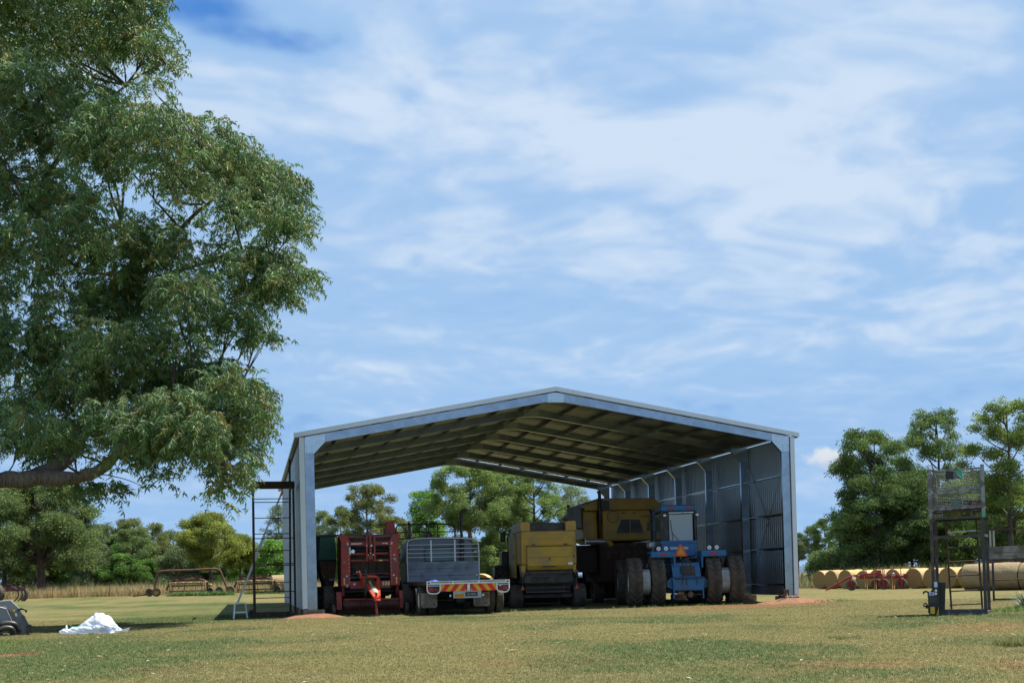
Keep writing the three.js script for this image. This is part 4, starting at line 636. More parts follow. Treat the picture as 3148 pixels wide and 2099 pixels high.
{ // loader bucket, turned to face the yard
  const t = thing('loader_bucket', 'grey loader bucket with black linkage lying in long grass', 'loader bucket', [-7.95, 0, 8.9], 0.17);
  const greyPaint = surf([0.105, 0.112, 0.119], { vary: 0.12, dirt: [0.154, 0.140, 0.119], amt: 0.25, tile: 0.8, rough: 0.5 }), lightGrey = surf([0.189, 0.199, 0.210], { vary: 0.1, tile: 0.8, rough: 0.45 });
  one((m) => m.prism([[-1.2, 0.55], [-0.62, 0.9], [-0.08, 0.95], [0.16, 0.69], [-0.2, 0.60], [-0.6, 0.5]], -0.7, 0.12, 0.015)).build('top_plate', lightGrey, t);
  one((m) => m.prism([[-1.2, 0.5], [0.14, 0.70], [0.22, 0.56], [0.41, 0.16], [0.40, 0.06], [0.12, -0.06], [-0.1, 0.0], [-0.2, 0.2], [-1.2, 0.3]], 0.0, 0.10, 0.012)).build('back_plate', greyPaint, t);
  one((m) => m.prism([[0.20, 0.56], [0.26, 0.52], [0.44, 0.14], [0.39, 0.10]], -0.65, 0.14, 0.01)).build('side_plate', greyPaint, t);
  one((m) => m.prism([[-1.0, 0.62], [-0.34, 0.78], [-0.18, 0.73], [-0.03, 0.36], [-0.14, 0.28], [-0.3, 0.22], [-1.0, 0.2]], 0.10, 0.19, 0.02)).build('cover_panel', lightGrey, t);
  one((m) => m.tube([[-0.9, 0.66, 0.2], [-0.34, 0.79, 0.2], [-0.17, 0.73, 0.2], [-0.01, 0.36, 0.2]], 0.014, 20, 6)).build('panel_edge', blackPaint, t);
  one((m) => m.tube([[0.10, 0.68, 0.13], [0.20, 0.70, 0.15], [0.29, 0.66, 0.15], [0.30, 0.60, 0.15]], 0.026, 14, 8)).build('hook', blackPaint, t);
  for (const [x, y] of [[0.37, 0.21], [0.10, 0.12]]) one((m) => m.prism([...circle(x, y, 0.075, 14, -0.6, Math.PI), [x - 0.09, y - 0.14], [x + 0.06, y - 0.16]], 0.11, 0.17, 0, [circle(x, y, 0.026, 10)])).build('pin_lug', blackPaint, t);
  one((m) => { m.tube([[-0.5, 0.25, 0.3], [-0.22, 0.34, 0.3], [0.02, 0.30, 0.28], [0.1, 0.16, 0.24]], 0.07, 22, 10); m.tube([[-0.5, 0.05, 0.42], [-0.25, 0.22, 0.42], [-0.05, 0.18, 0.4], [-0.02, 0.05, 0.36]], 0.07, 22, 10); m.bar([-0.42, 0.2, 0.45], [-0.34, -0.18, 0.55], 0.2, 0.06); m.bar([-0.62, 0.25, 0.3], [-0.55, -0.05, 0.35], 0.16, 0.1); m.prism([...circle(-0.24, -0.14, 0.10, 14, -2.4, 1.2), [-0.3, 0.12], [-0.5, 0.12]], 0.5, 0.56, 0, [circle(-0.24, -0.14, 0.03, 10)]); }).build('linkage_arm', blackPaint, t);
  one((m) => m.box(0.0, 0.66, 0.118, 0.06, 0.07, 0.008, 0, 0, -0.3)).build('warning_sticker', plain(0.75, 0.42, 0.02), t);
  one((m) => m.box(0.05, 0.55, 0.118, 0.05, 0.09, 0.008, 0, 0, 0.25)).build('white_sticker', plain(0.65, 0.67, 0.72), t);
}
{ // clear sack of empty bottles
  const bagMat = new THREE.MeshPhysicalMaterial({ roughness: 0.4, transmission: 0.55, thickness: 0, side: THREE.DoubleSide }); bagMat.color.setRGB(0.84, 0.88, 0.93);
  const t = thing('plastic_sack', 'clear plastic sack full of empty bottles lying on the lawn', 'sack', [-5.95, 0, 9.3], 0.14);
  const g = new THREE.SphereGeometry(1, 140, 70), p = g.attributes.position;
  for (let i = 0; i < p.count; i++) {
    const x = p.getX(i), y = p.getY(i), z = p.getZ(i), hgt = x < -0.45 ? 0.17 : x < 0.1 ? mix(0.17, 0.42, sst(-0.45, 0.1, x)) : x < 0.55 ? 0.46 : mix(0.46, 0.12, sst(0.5, 1.0, x));
    const n = fbm(x * 3.4 + 3, y * 3 + z * 3, 301, 3) - 0.5, c = Math.abs(fbm(x * 4.5 + y * 2, z * 4 + y * 3, 302, 3) - 0.5) * 2, f = 1 + n * 0.36 + (0.3 - c) * 0.3;
    const neck = 1 - 0.3 * Math.exp(-(((x + 0.7) / 0.06) ** 2));
    p.setXYZ(i, x * 0.80 * (1 + n * 0.08), Math.max(0.0, (y * 0.9 + 0.25) * hgt * f * neck * 0.9 + 0.03), z * 0.36 * f * neck * (0.6 + hgt));
  }
  g.computeVertexNormals(); const b = new THREE.Mesh(g, bagMat); b.name = 'film'; b.castShadow = b.receiveShadow = true; t.add(b);
  one((m) => { m.prism([[0.66, 0.02], [0.92, 0.02], [0.98, 0.13], [0.8, 0.09]], 0.05, 0.056); }).build('folded_edge', whitePaint, t);
  one((m) => m.tube([[-0.55, 0.24, 0.03], [-0.44, 0.2, 0.12], [-0.3, 0.22, 0.14], [0.0, 0.33, 0.12]], 0.012, 16, 5)).build('tie_cord', plain(0.02, 0.22, 0.12, 0.5), t);
  one((m) => m.add(new THREE.TorusGeometry(0.115, 0.011, 6, 20), new THREE.Matrix4().makeRotationY(1.4).setPosition(-0.62, 0.12, 0))).build('neck_band', plain(0.8, 0.8, 0.8, 0.5), t);
  const cols = [[0.75, 0.77, 0.8], [0.70, 0.75, 0.85], [0.12, 0.22, 0.6], [0.8, 0.8, 0.8]], nm = ['white plastic bottle showing through the clear sack', 'pale blue plastic bottle showing through the clear sack', 'dark blue plastic bottle showing through the clear sack', 'white milk bottle showing through the clear sack'], r = rng(77);
  for (let i = 0; i < 18; i++) {
    const o = one((m) => m.lathe([[0.001, 0], [0.045, 0], [0.05, 0.02], [0.05, 0.14], [0.035, 0.18], [0.016, 0.21], [0.016, 0.235], [0.001, 0.235]], 12)).build('plastic_bottle', plain(...cols[i % 4], 0.35));
    const lx = -0.35 + r() * 0.95, ly = 0.06 + r() * 0.2 * (lx > -0.1 ? 1 : 0.3), lz = (r() - 0.3) * 0.22;
    o.position.set(-5.95 + lx * 0.99 + lz * 0.14, ly, 9.3 + lz * 0.99 - lx * 0.14); o.rotation.set(r() * 3, r() * 6, 1.2 + r() * 0.8); tag(o, nm[i % 4], 'bottle', 'empty bottles in the sack');
  }
}
{ // rusty rack tower against the wall
  const t = thing('rack_tower', 'tall rusty steel rack tower with ladder rungs beside the shed wall', 'steel rack'), z0 = -1.9, z1 = -4.2;
  const post = (x, z, h, tilt = 0) => one((m) => m.bar([x, 0, z], [x + tilt, h, z], 0.075)).build('post', rustMat, t);
  post(-1.66, z0, 4.95, 0.03); post(-1.68, z1, 5.1, 0.05); post(-0.22, z0, 4.9, 0.02); post(-0.33, z1, 5.95, 0.1);
  for (const y of [4.45, 4.32, 3.72, 3.12, 2.48, 1.27, 0.69]) one((m) => m.rod([-1.65, y, z1], [-0.3, y, z1], 0.018, 0.018, 6)).build('rung', rustMat, t);
  for (const y of [2.86, 1.94, 1.88, 0.93]) one((m) => m.rod([-1.65, y, z0], [-0.2, y, z0], 0.02, 0.02, 6)).build('rung', rustMat, t);
  const chan = surf([0.16, 0.075, 0.04], { vary: 0.25, dirt: [0.07, 0.045, 0.035], amt: 0.45, tile: 0.5, rough: 0.9 });
  for (const [y, z] of [[4.86, z0], [4.74, z0], [4.88, z1]]) one((m) => { m.box(-0.93, y, z, 1.56, 0.1, 0.06); m.box(-0.93, y + 0.05, z + 0.04, 1.56, 0.012, 0.1); m.box(-0.93, y - 0.05, z + 0.04, 1.56, 0.012, 0.1); }).build('top_channel', chan, t);
  one((m) => { for (const x of [-1.63, -0.24]) m.bar([x, 4.8, z0], [x, 4.8, z1], 0.07); }).build('side_beam', rustMat, t);
  one((m) => { m.bar([-1.75, 0.08, z0], [-0.15, 0.08, z0], 0.12, 0.1); m.bar([-1.75, 0.1, z1], [-0.2, 0.1, z1], 0.12, 0.1); m.bar([-1.68, 0.06, z0], [-1.68, 0.06, z1], 0.1); m.bar([-0.22, 0.06, z0], [-0.3, 0.06, z1], 0.1); }).build('base_frame', rustMat, t);
  one((m) => { m.box(-0.26, 5.55, z1 + 0.02, 0.09, 0.22, 0.1); m.box(-0.3, 5.02, z1 + 0.03, 0.2, 0.1, 0.1); }).build('clamp', darkSteel, t);
  rebase(t, -0.95, 0, -3.0);
  const w = thing('trolley_wheel', 'small black rubber wheel lying beside the step stool', 'wheel', [-1.76, 0.15, -2.15], 1.3); wheel(w, 0, 0, 0, 0.16, 0.1, { rim: 0.07, rimMat: darkSteel, dish: 0.2 });
  const s = thing('step_stool', 'small silver aluminium step stool on the lawn', 'stool', [-2.17, 0, -1.6], 0.06);
  one((m) => m.rbox(0, 0.545, 0, 0.42, 0.035, 0.28, 0.012)).build('platform', alu, s); one((m) => m.box(0, 0.566, 0.02, 0.16, 0.006, 0.07)).build('grip_pad', plain(0.10, 0.07, 0.065, 0.8), s);
  for (const a of [-1, 1]) for (const b of [-1, 1]) one((m) => m.bar([a * 0.185, 0.53, b * 0.11], [a * 0.235, 0, b * 0.2], 0.04, 0.03)).build('leg', alu, s);
  for (const b of [-1, 1]) one((m) => m.box(0, 0.23, b * 0.165, 0.41, 0.05, 0.03)).build('step_bar', alu, s);
  const l = thing('extension_ladder', 'aluminium extension ladder with orange tip leaning on the shed wall', 'ladder');
  const A = [-2.5, 0.22, 0], B = [-0.10, 5.95, 0], at = (k) => [mix(A[0], B[0], k), mix(A[1], B[1], k)];
  for (const dz of [-21.8, -22.2]) one((m) => { m.bar([A[0], A[1], dz], [...at(0.62), dz], 0.03, 0.1); m.bar([at(0.42)[0] - 0.06, at(0.42)[1] + 0.03, dz + 0.03], [B[0], B[1], dz + 0.03], 0.025, 0.09); }).build('rail', alu, l);
  for (let i = 1; i < 19; i++) { const q = at(i / 19.5); one((m) => m.rod([q[0], q[1], -22.2], [q[0], q[1], -21.8], 0.016, 0.016, 6)).build('rung', alu, l); }
  for (const dz of [-21.78, -22.18]) one((m) => m.rbox(B[0], B[1], dz, 0.12, 0.26, 0.08, 0.03, 0, 0, -0.4)).build('end_cap', plain(0.75, 0.24, 0.01, 0.5), l);
  rebase(l, -2.5, 0.22, -22);
}

// ---------------------------------------------------------------- right side: tower with mesh cage, attachment, cultivator, ramp
{
  const t = thing('platform_tower', 'dark steel tower frame with ladder under a mesh work cage', 'steel tower', [14.98, 0, 16.68], -0.553);   // local x to the right, -z away
  const w = 0.585, dz = -0.98, steel = surf([0.04, 0.037, 0.037], { vary: 0.25, dirt: [0.12, 0.06, 0.04], amt: 0.3, tile: 0.5, rough: 0.6 });
  for (const [x, z] of [[-w, 0], [w, 0], [-w + 0.08, dz], [w + 0.1, dz]]) one((m) => m.bar([x, 0.03, z], [x - 0.01, 2.4, z], 0.075)).build('leg', steel, t);
  one((m) => m.bar([-w, 1.9, 0], [w, 1.92, 0], 0.07)).build('cross_rail', steel, t); one((m) => m.bar([w, 1.92, 0], [w + 0.1, 1.92, dz], 0.06)).build('cross_rail', steel, t); one((m) => m.bar([-w, 1.9, 0], [-w + 0.08, 1.9, dz], 0.06)).build('cross_rail', steel, t);
  one((m) => m.bar([-w, 2.36, 0], [w, 2.37, 0], 0.06)).build('top_rail', steel, t); one((m) => m.bar([-w + 0.06, 2.36, dz], [w + 0.1, 2.37, dz], 0.08)).build('top_rail', rustMat, t);
  one((m) => { m.bar([-w, 0.08, 0], [w, 0.08, 0], 0.1, 0.13); m.box(0, 0.03, 0.09, 1.1, 0.05, 0.08); }).build('base_beam', surf([0.10, 0.10, 0.11], { vary: 0.2, dirt: [0.05, 0.045, 0.045], amt: 0.4, tile: 0.5, rough: 0.6 }), t);
  one((m) => { m.bar([-w, 0.05, 0], [-w + 0.08, 0.05, dz], 0.09); m.bar([w, 0.05, 0], [w + 0.1, 0.05, dz], 0.09); m.bar([-w, 0.1, dz], [w + 0.1, 0.1, dz], 0.05); }).build('base_side', rustMat, t);
  // ladder at the back
  for (const x of [-0.245, 0.475]) one((m) => m.rod([x - 0.03, 2.36, dz + 0.12], [x + 0.05, 0.1, dz + 0.12], 0.024)).build('ladder_rail', rustMat, t);
  [2.05, 1.66, 1.31, 0.96, 0.58, 0.24].forEach((y, i) => one((m) => m.tube([[-0.24, y - 0.01, dz + 0.12], [0.0, y, dz + 0.15], [0.49, y + 0.01, dz + 0.12]], 0.017, 8, 6)).build('rung', i === 0 ? alu : rustMat, t));
  // cage standing on the frame
  const c = thing('work_cage', 'grey wire mesh work cage standing on the dark steel tower', 'cage', [14.98, 2.4, 16.68], -0.553);
  const greyW = surf([0.27, 0.27, 0.27], { vary: 0.15, dirt: [0.13, 0.115, 0.105], amt: 0.28, tile: 0.5, rough: 0.8 }), mesh = plain(0.27, 0.26, 0.25, 0.6, 0.3);
  const cw = 0.605, cz = -1.0, top = 1.16;
  for (const [x, z, h] of [[-cw, 0.02, 1.14], [cw, 0.02, 1.22], [-cw + 0.04, cz, 1.1], [cw, cz, 1.12]]) one((m) => m.bar([x, -0.05, z], [x, h, z], 0.085)).build('corner_post', greyW, c);
  for (const y of [1.12, 0.66, 0.57, 0.2]) one((m) => { m.bar([-cw, y, 0.02], [cw, y + 0.02, 0.02], y < 0.3 || y === 0.66 ? 0.07 : 0.04); }).build('rail', greyW, c);
  for (const y of [1.12, 0.62, 0.2]) { one((m) => m.bar([-cw, y, cz], [cw, y, cz], 0.05)).build('rail', greyW, c); one((m) => m.bar([cw, y, 0], [cw, y, cz], 0.05)).build('rail', greyW, c); one((m) => m.bar([-cw, y, 0], [-cw + 0.04, y, cz], 0.05)).build('rail', greyW, c); }
  one((m) => m.box(0, 0.13, cz / 2, 1.2, 0.03, 0.98)).build('floor', rustMat, c);
  for (const x of [-0.43, 0.43]) one((m) => { for (const [a, b] of [[0, 0.1], [0, -0.02]]) m.box(x, 0.05 + b - 0.03, cz / 2, 0.2, 0.012, 1.04); m.box(x - 0.1, 0.04, cz / 2, 0.012, 0.13, 1.04); m.box(x + 0.1, 0.04, cz / 2, 0.012, 0.13, 1.04); }).build('fork_pocket', greyW, c);
  const panel = (fn, n1, n2) => one((m) => { for (let i = 0; i <= n1; i++) m.rod(fn(i / n1, 0), fn(i / n1, 1), 0.0016, 0.0016, 4); for (let i = 0; i <= n2; i++) m.rod(fn(0, i / n2), fn(1, i / n2), 0.0016, 0.0016, 4); }).build('wire_mesh', mesh, c, 'stuff');
  panel((u, v) => [mix(-cw + 0.12, cw - 0.05, u), mix(0.68, 1.1, v), 0.02], 22, 11); panel((u, v) => [mix(-cw + 0.12, cw - 0.05, u), mix(0.22, 0.55, v), 0.02], 22, 9);
  panel((u, v) => [cw, mix(0.22, 1.1, v), mix(0, cz, u)], 20, 22); panel((u, v) => [mix(-cw, cw, u), mix(0.22, 1.1, v), cz], 24, 22); panel((u, v) => [-cw + 0.02, mix(0.22, 1.1, v), mix(0, cz, u)], 20, 22);
  one((m) => { for (const x of [-0.47]) m.bar([x, 0.24, 0.045], [x, 1.1, 0.045], 0.035); m.bar([-0.44, 0.22, 0.045], [-0.44, 0.55, 0.045], 0.03); }).build('gate_stile', greyW, c);
  one((m) => { for (let i = 0; i < 15; i++) m.add(new THREE.TorusGeometry(0.014, 0.004, 4, 8), new THREE.Matrix4().makeRotationY(i % 2 ? 1.5 : 0).setPosition(-0.49, 1.0 - i * 0.024, 0.06)); }).build('chain', rustMat, c, 'stuff');
  one((m) => m.box(-0.135, 1.0, 0.036, 0.18, 0.19, 0.012)).build('black_sign', plain(0.012, 0.012, 0.014, 0.4), c);
  one((m) => m.prism([[-0.035, 1.095], [0.155, 1.095], [0.155, 0.905]], 0.03, 0.04)).build('green_sign', plain(0.02, 0.36, 0.16, 0.5), c);
  one((m) => m.prism([[-0.035, 1.09], [0.145, 0.90], [-0.035, 0.905]], 0.03, 0.038)).build('grey_sign', plain(0.12, 0.115, 0.11, 0.6), c);
  one((m) => m.box(cw, 0.02, 0.067, 0.075, 0.13, 0.008)).build('green_tape', plain(0.10, 0.34, 0.20, 0.6), c);
  const put = (n, lab, cat, x, y, z, f, mat) => { const o = one(f).build(n, mat); const ca = Math.cos(-0.553), sa = Math.sin(-0.553); o.position.set(14.98 + x * ca + z * sa, 2.4 + y, 16.68 - x * sa + z * ca); o.rotation.y = -0.553; tag(o, lab, cat); };
  put('storage_tub', 'teal plastic tub inside the mesh cage', 'tub', 0.0, 0.15, -0.45, (m) => m.lathe([[0.001, 0], [0.12, 0], [0.15, 0.3], [0.14, 0.3], [0.115, 0.01], [0.001, 0.01]], 18), plain(0.03, 0.14, 0.13, 0.5));
  put('tool_crate', 'open dark crate inside the mesh cage', 'crate', 0.27, 0.15, -0.5, (m) => { m.box(0, 0.12, 0.12, 0.24, 0.24, 0.02); m.box(0, 0.12, -0.12, 0.24, 0.24, 0.02); m.box(-0.11, 0.12, 0, 0.02, 0.24, 0.22); m.box(0.11, 0.12, 0, 0.02, 0.24, 0.22); m.box(0, 0.012, 0, 0.2, 0.02, 0.22); }, blackPaint);
  put('timber_box', 'reddish timber box inside the mesh cage', 'box', 0.46, 0.15, -0.3, (m) => { m.box(0, 0.11, 0.1, 0.24, 0.22, 0.02); m.box(0, 0.11, -0.1, 0.24, 0.22, 0.02); m.box(-0.11, 0.11, 0, 0.02, 0.22, 0.18); m.box(0.11, 0.11, 0, 0.02, 0.22, 0.18); m.box(0, 0.225, 0, 0.25, 0.014, 0.23); }, surf([0.10, 0.045, 0.03], { tile: 0.3 }));
  // black loader attachment leaning on the tower leg
  const q = thing('loader_attachment', 'black hitch attachment with yellow sticker against the tower leg', 'attachment', [14.27, 0, 16.62], -0.52);
  one((m) => m.prism([[-0.05, 0.03], [0.09, 0.03], [0.12, 0.2], [0.17, 0.3], [0.17, 0.86], [0.05, 0.86], [0.045, 0.68], [-0.02, 0.60], [-0.09, 0.58], [-0.08, 0.28], [-0.09, 0.1]], -0.06, 0.06, 0.006)).build('hitch_plate', blackPaint, q);
  one((m) => m.prism([[0.0, 0.1], [0.3, 0.05], [0.34, 0.8], [0.1, 0.82]], -0.34, -0.3, 0.004)).build('hitch_plate', blackPaint, q);
  one((m) => { m.box(0.1, 0.5, -0.18, 0.12, 0.6, 0.3); }).build('centre_box', blackPaint, q);
  one((m) => m.tube([[-0.07, 0.575, 0], [-0.12, 0.6, 0], [-0.17, 0.585, 0], [-0.185, 0.545, 0]], 0.022, 14, 8)).build('hook', blackPaint, q);
  one((m) => m.prism([...circle(-0.145, 0.275, 0.055, 14), ], -0.05, 0.05, 0, [circle(-0.145, 0.275, 0.022, 10)]).box(-0.1, 0.23, 0, 0.08, 0.08, 0.1)).build('pin_eye', blackPaint, q);
  for (const [x, y] of [[0.105, 0.62], [0.10, 0.545]]) one((m) => m.rod([x, y, 0.06], [x, y, 0.085], 0.032, 0.03, 16)).build('pin', chrome, q);
  one((m) => m.box(0.105, 0.765, 0.064, 0.075, 0.13, 0.004)).build('label_plate', plain(0.55, 0.6, 0.66, 0.4), q);
  decal('blue_label', q, 0.005, 0.545, 0.064, 0.115, 0.075, { bg: '#cfd3e6', draw: (x, W0, H0) => { x.fillStyle = '#2a33a8'; x.beginPath(); x.ellipse(W0 * 0.55, H0 * 0.5, W0 * 0.33, H0 * 0.25, -0.3, 0, 6.3); x.fill(); x.fillRect(W0 * 0.08, H0 * 0.55, W0 * 0.5, H0 * 0.2); } });
  one((m) => m.box(0.015, 0.145, 0.064, 0.1, 0.165, 0.004)).build('yellow_sticker', plain(0.72, 0.42, 0.02, 0.5), q);
  one((m) => m.prism([[0.09, 0.0], [0.15, 0.0], [0.16, 0.24]], 0.02, 0.05)).build('yellow_stand', plain(0.55, 0.33, 0.03, 0.6), q);
}
{ // trailed cultivator before the bales
  const t = thing('cultivator', 'bright red trailed cultivator with tall orange tines in front of the bales', 'cultivator', [33.3, 0, -24.4], -0.18), red = surf([0.315, 0.015, 0.019], { vary: 0.15, dirt: [0.225, 0.022, 0.022], amt: 0.3, tile: 0.9, rough: 0.55 }), org = surf([0.413, 0.195, 0.053], { vary: 0.2, tile: 0.5, rough: 0.7 });
  const s = 0.925, X = (v) => (v - 35.9) * s;
  one((m) => { m.bar([X(34.2), 0.08, 0], [X(35.45), 0.66, 0], 0.1); m.bar([X(35.4), 0.64, 0], [X(35.9), 0.84, 0], 0.12); m.bar([X(35.85), 0.84, 0], [X(37.75), 0.98, -0.3], 0.13); m.bar([X(34.1), 0.05, 0.08], [X(34.5), 0.14, 0], 0.05); }).build('drawbar', red, t);
  one((m) => { m.bar([X(36.5), 0.76, -0.5], [X(39.55), 0.74, -0.5], 0.13); m.bar([X(36.8), 0.74, -1.3], [X(39.55), 0.70, -1.3], 0.13); m.bar([X(37.7), 0.76, 0.15], [X(37.7), 0.72, -1.5], 0.12); m.bar([X(39.0), 0.74, 0.15], [X(39.0), 0.7, -1.5], 0.12); m.box(X(39.55), 0.76, -0.5, 0.2, 0.3, 0.2); m.box(X(37.75), 1.0, -0.4, 0.26, 0.34, 0.2); }).build('frame', red, t);
  for (const [x, z] of [[35.75, 0.25], [38.0, -0.2], [39.15, -0.2], [38.0, -1.6]]) { wheel(t, X(x), 0.32, z, 0.33, 0.2, { rim: 0.17, rimMat: red, dish: 0.1 }).rotation.y = 1.05; }
  one((m) => { m.bar([X(35.62), 0.82, 0.3], [X(35.75), 0.32, 0.35], 0.08); m.bar([X(37.85), 0.8, -0.1], [X(37.95), 0.3, -0.08], 0.08); m.bar([X(39.05), 0.8, -0.1], [X(39.1), 0.3, -0.08], 0.08); }).build('wheel_leg', red, t);
  [36.72, 37.02, 37.33, 37.6, 37.92, 38.2, 38.5, 38.8, 39.1].forEach((x, i) => one((m) => { m.bar([X(x), 1.26, -0.15 - (i % 2) * 0.5], [X(x) + 0.04, 0.72, -0.2 - (i % 2) * 0.5], 0.045, 0.02); m.tube([[X(x) + 0.04, 0.72, -0.2 - (i % 2) * 0.5], [X(x) + 0.08, 0.45, -0.28 - (i % 2) * 0.5], [X(x) + 0.06, 0.2, -0.2 - (i % 2) * 0.5], [X(x) + 0.02, 0.03, -0.08 - (i % 2) * 0.5]], 0.02, 10, 5); }).build('tine', org, t));
  for (let i = 0; i < 6; i++) one((m) => m.add(new THREE.TorusGeometry(0.08, 0.022, 6, 14), new THREE.Matrix4().setPosition(X(37.9 + i * 0.28), 0.88, -0.45))).build('spring_coil', i % 2 ? alu : red, t);
  one((m) => m.box(X(35.9) + 0.02, 0.82, 0.085, 0.14, 0.08, 0.01)).build('white_sticker', whitePaint, t); one((m) => m.box(X(36.3), 0.88, 0.03, 0.1, 0.05, 0.02)).build('white_sticker', whitePaint, t);
}
{ // old loading ramp at the edge
  const t = thing('loading_ramp', 'rusty steel frame with grey weathered planks at the yard edge', 'loading ramp', [22.75, 0, 6.1], -0.56), wood = surf([0.115, 0.10, 0.088], { vary: 0.35, dirt: [0.22, 0.20, 0.18], amt: 0.4, tile: 1.0, rough: 0.95, fine: 0.12, px: 256 }), pale = surf([0.34, 0.32, 0.29], { vary: 0.2, tile: 0.5, rough: 0.9 });
  one((m) => m.bar([-0.12, 2.42, 0], [3.0, 2.46, 0], 0.09, 0.06)).build('top_rail', rustMat, t);
  for (const x of [-0.02, 0.09, 1.18, 2.3]) one((m) => m.bar([x, 1.84, 0], [x, 2.4, 0], 0.065)).build('upright', pale, t);
  for (const y of [1.75, 1.53]) one((m) => m.box(1.4, y, 0.02, 3.1, 0.205, 0.05, 0, 0, 0.004)).build('plank', wood, t);
  one((m) => m.bar([-0.1, 1.385, 0], [3.0, 1.385, 0], 0.1, 0.08)).build('beam', rustMat, t);
  one((m) => m.bar([0.03, 0, 0], [0.03, 1.38, 0], 0.07)).build('post', blackPaint, t); one((m) => m.bar([2.6, 0, 0], [2.6, 1.38, 0], 0.07)).build('post', blackPaint, t);
  one((m) => m.rod([0.03, 0.72, 0], [3.0, 0.74, 0], 0.022)).build('rail', rustMat, t); one((m) => m.bar([0.0, 0.06, 0], [3.0, 0.06, 0], 0.06)).build('rail', rustMat, t);
}
{ // strappy shrub at the edge
  const t = thing('strappy_shrub', 'dark shrub with arching strap leaves beside the rusty ramp', 'shrub', [18.05, 0, 14.9]), r = rng(55), lm = new THREE.MeshPhysicalMaterial({ roughness: 0.5, transmission: 0.2, thickness: 0, side: THREE.DoubleSide }); lm.color.setRGB(0.05, 0.085, 0.04);
  const pale = lm.clone(); pale.color.setRGB(0.10, 0.15, 0.07);
  for (let i = 0; i < 90; i++) {
    const a = r() * 6.283, L = 0.25 + r() * 0.45, h = 0.12 + r() * 0.42, bx = Math.cos(a) * 0.1, bz = Math.sin(a) * 0.1, w = 0.012 + r() * 0.012, sx = -Math.sin(a) * w, sz = Math.cos(a) * w, P = (k) => [bx + Math.cos(a) * L * k, h * Math.sin(k * 2.4) * 1.05, bz + Math.sin(a) * L * k], pos = [];
    for (let k = 0; k < 5; k++) { const p = P(k / 5), q = P((k + 1) / 5), f = 1 - k / 5.2, g = 1 - (k + 1) / 5.2; pos.push(p[0] - sx * f, p[1], p[2] - sz * f, p[0] + sx * f, p[1], p[2] + sz * f, q[0] + sx * g, q[1], q[2] + sz * g, p[0] - sx * f, p[1], p[2] - sz * f, q[0] + sx * g, q[1], q[2] + sz * g, q[0] - sx * g, q[1], q[2] - sz * g); }
    const g = new THREE.BufferGeometry(); g.setAttribute('position', new THREE.Float32BufferAttribute(pos, 3)); g.computeVertexNormals(); const m = new THREE.Mesh(g, r() > 0.5 ? lm : pale); m.name = 'leaf'; m.castShadow = true; t.add(m);
  }
  // block and offcuts at the footing
  const b = thing('timber_block', 'dark square timber block on the concrete footing', 'timber block', [17.95, 0.27, 0.05], 0.2); one((m) => m.rbox(0, 0.12, 0, 0.25, 0.25, 0.2, 0.012)).build('block', surf([0.06, 0.035, 0.022], { vary: 0.3, tile: 0.3, rough: 0.95 }), b);
  const c = thing('timber_post_stub', 'dark timber stub propped under the square block', 'timber stub', [17.72, 0.1, 0.28], 0.1); one((m) => m.rbox(0, 0.1, 0, 0.19, 0.24, 0.2, 0.01)).build('stub', surf([0.05, 0.032, 0.022], { vary: 0.3, tile: 0.3, rough: 0.95 }), c);
  for (const [x, z, a, l, lab] of [[17.5, 0.62, 0.5, 0.4, 'pale stick lying on the red earth by the footing'], [17.62, 0.6, -0.4, 0.3, 'short grey stick lying on the red earth by the footing'], [17.86, 0.45, 1.2, 0.25, 'pale offcut leaning on the timber stub']]) { const o = thing('stick', lab, 'stick', [x, G(x, z) + 0.14, z], a); one((m) => m.taper([[-l / 2, 0, 0], [0, 0.04, 0.02], [l / 2, 0.02 + (a > 1 ? 0.2 : 0), 0]], [0.014, 0.016, 0.008], 6, 6, 0.2)).build('stick', surf([0.30, 0.27, 0.22], { vary: 0.2, tile: 0.3 }), o); }
}

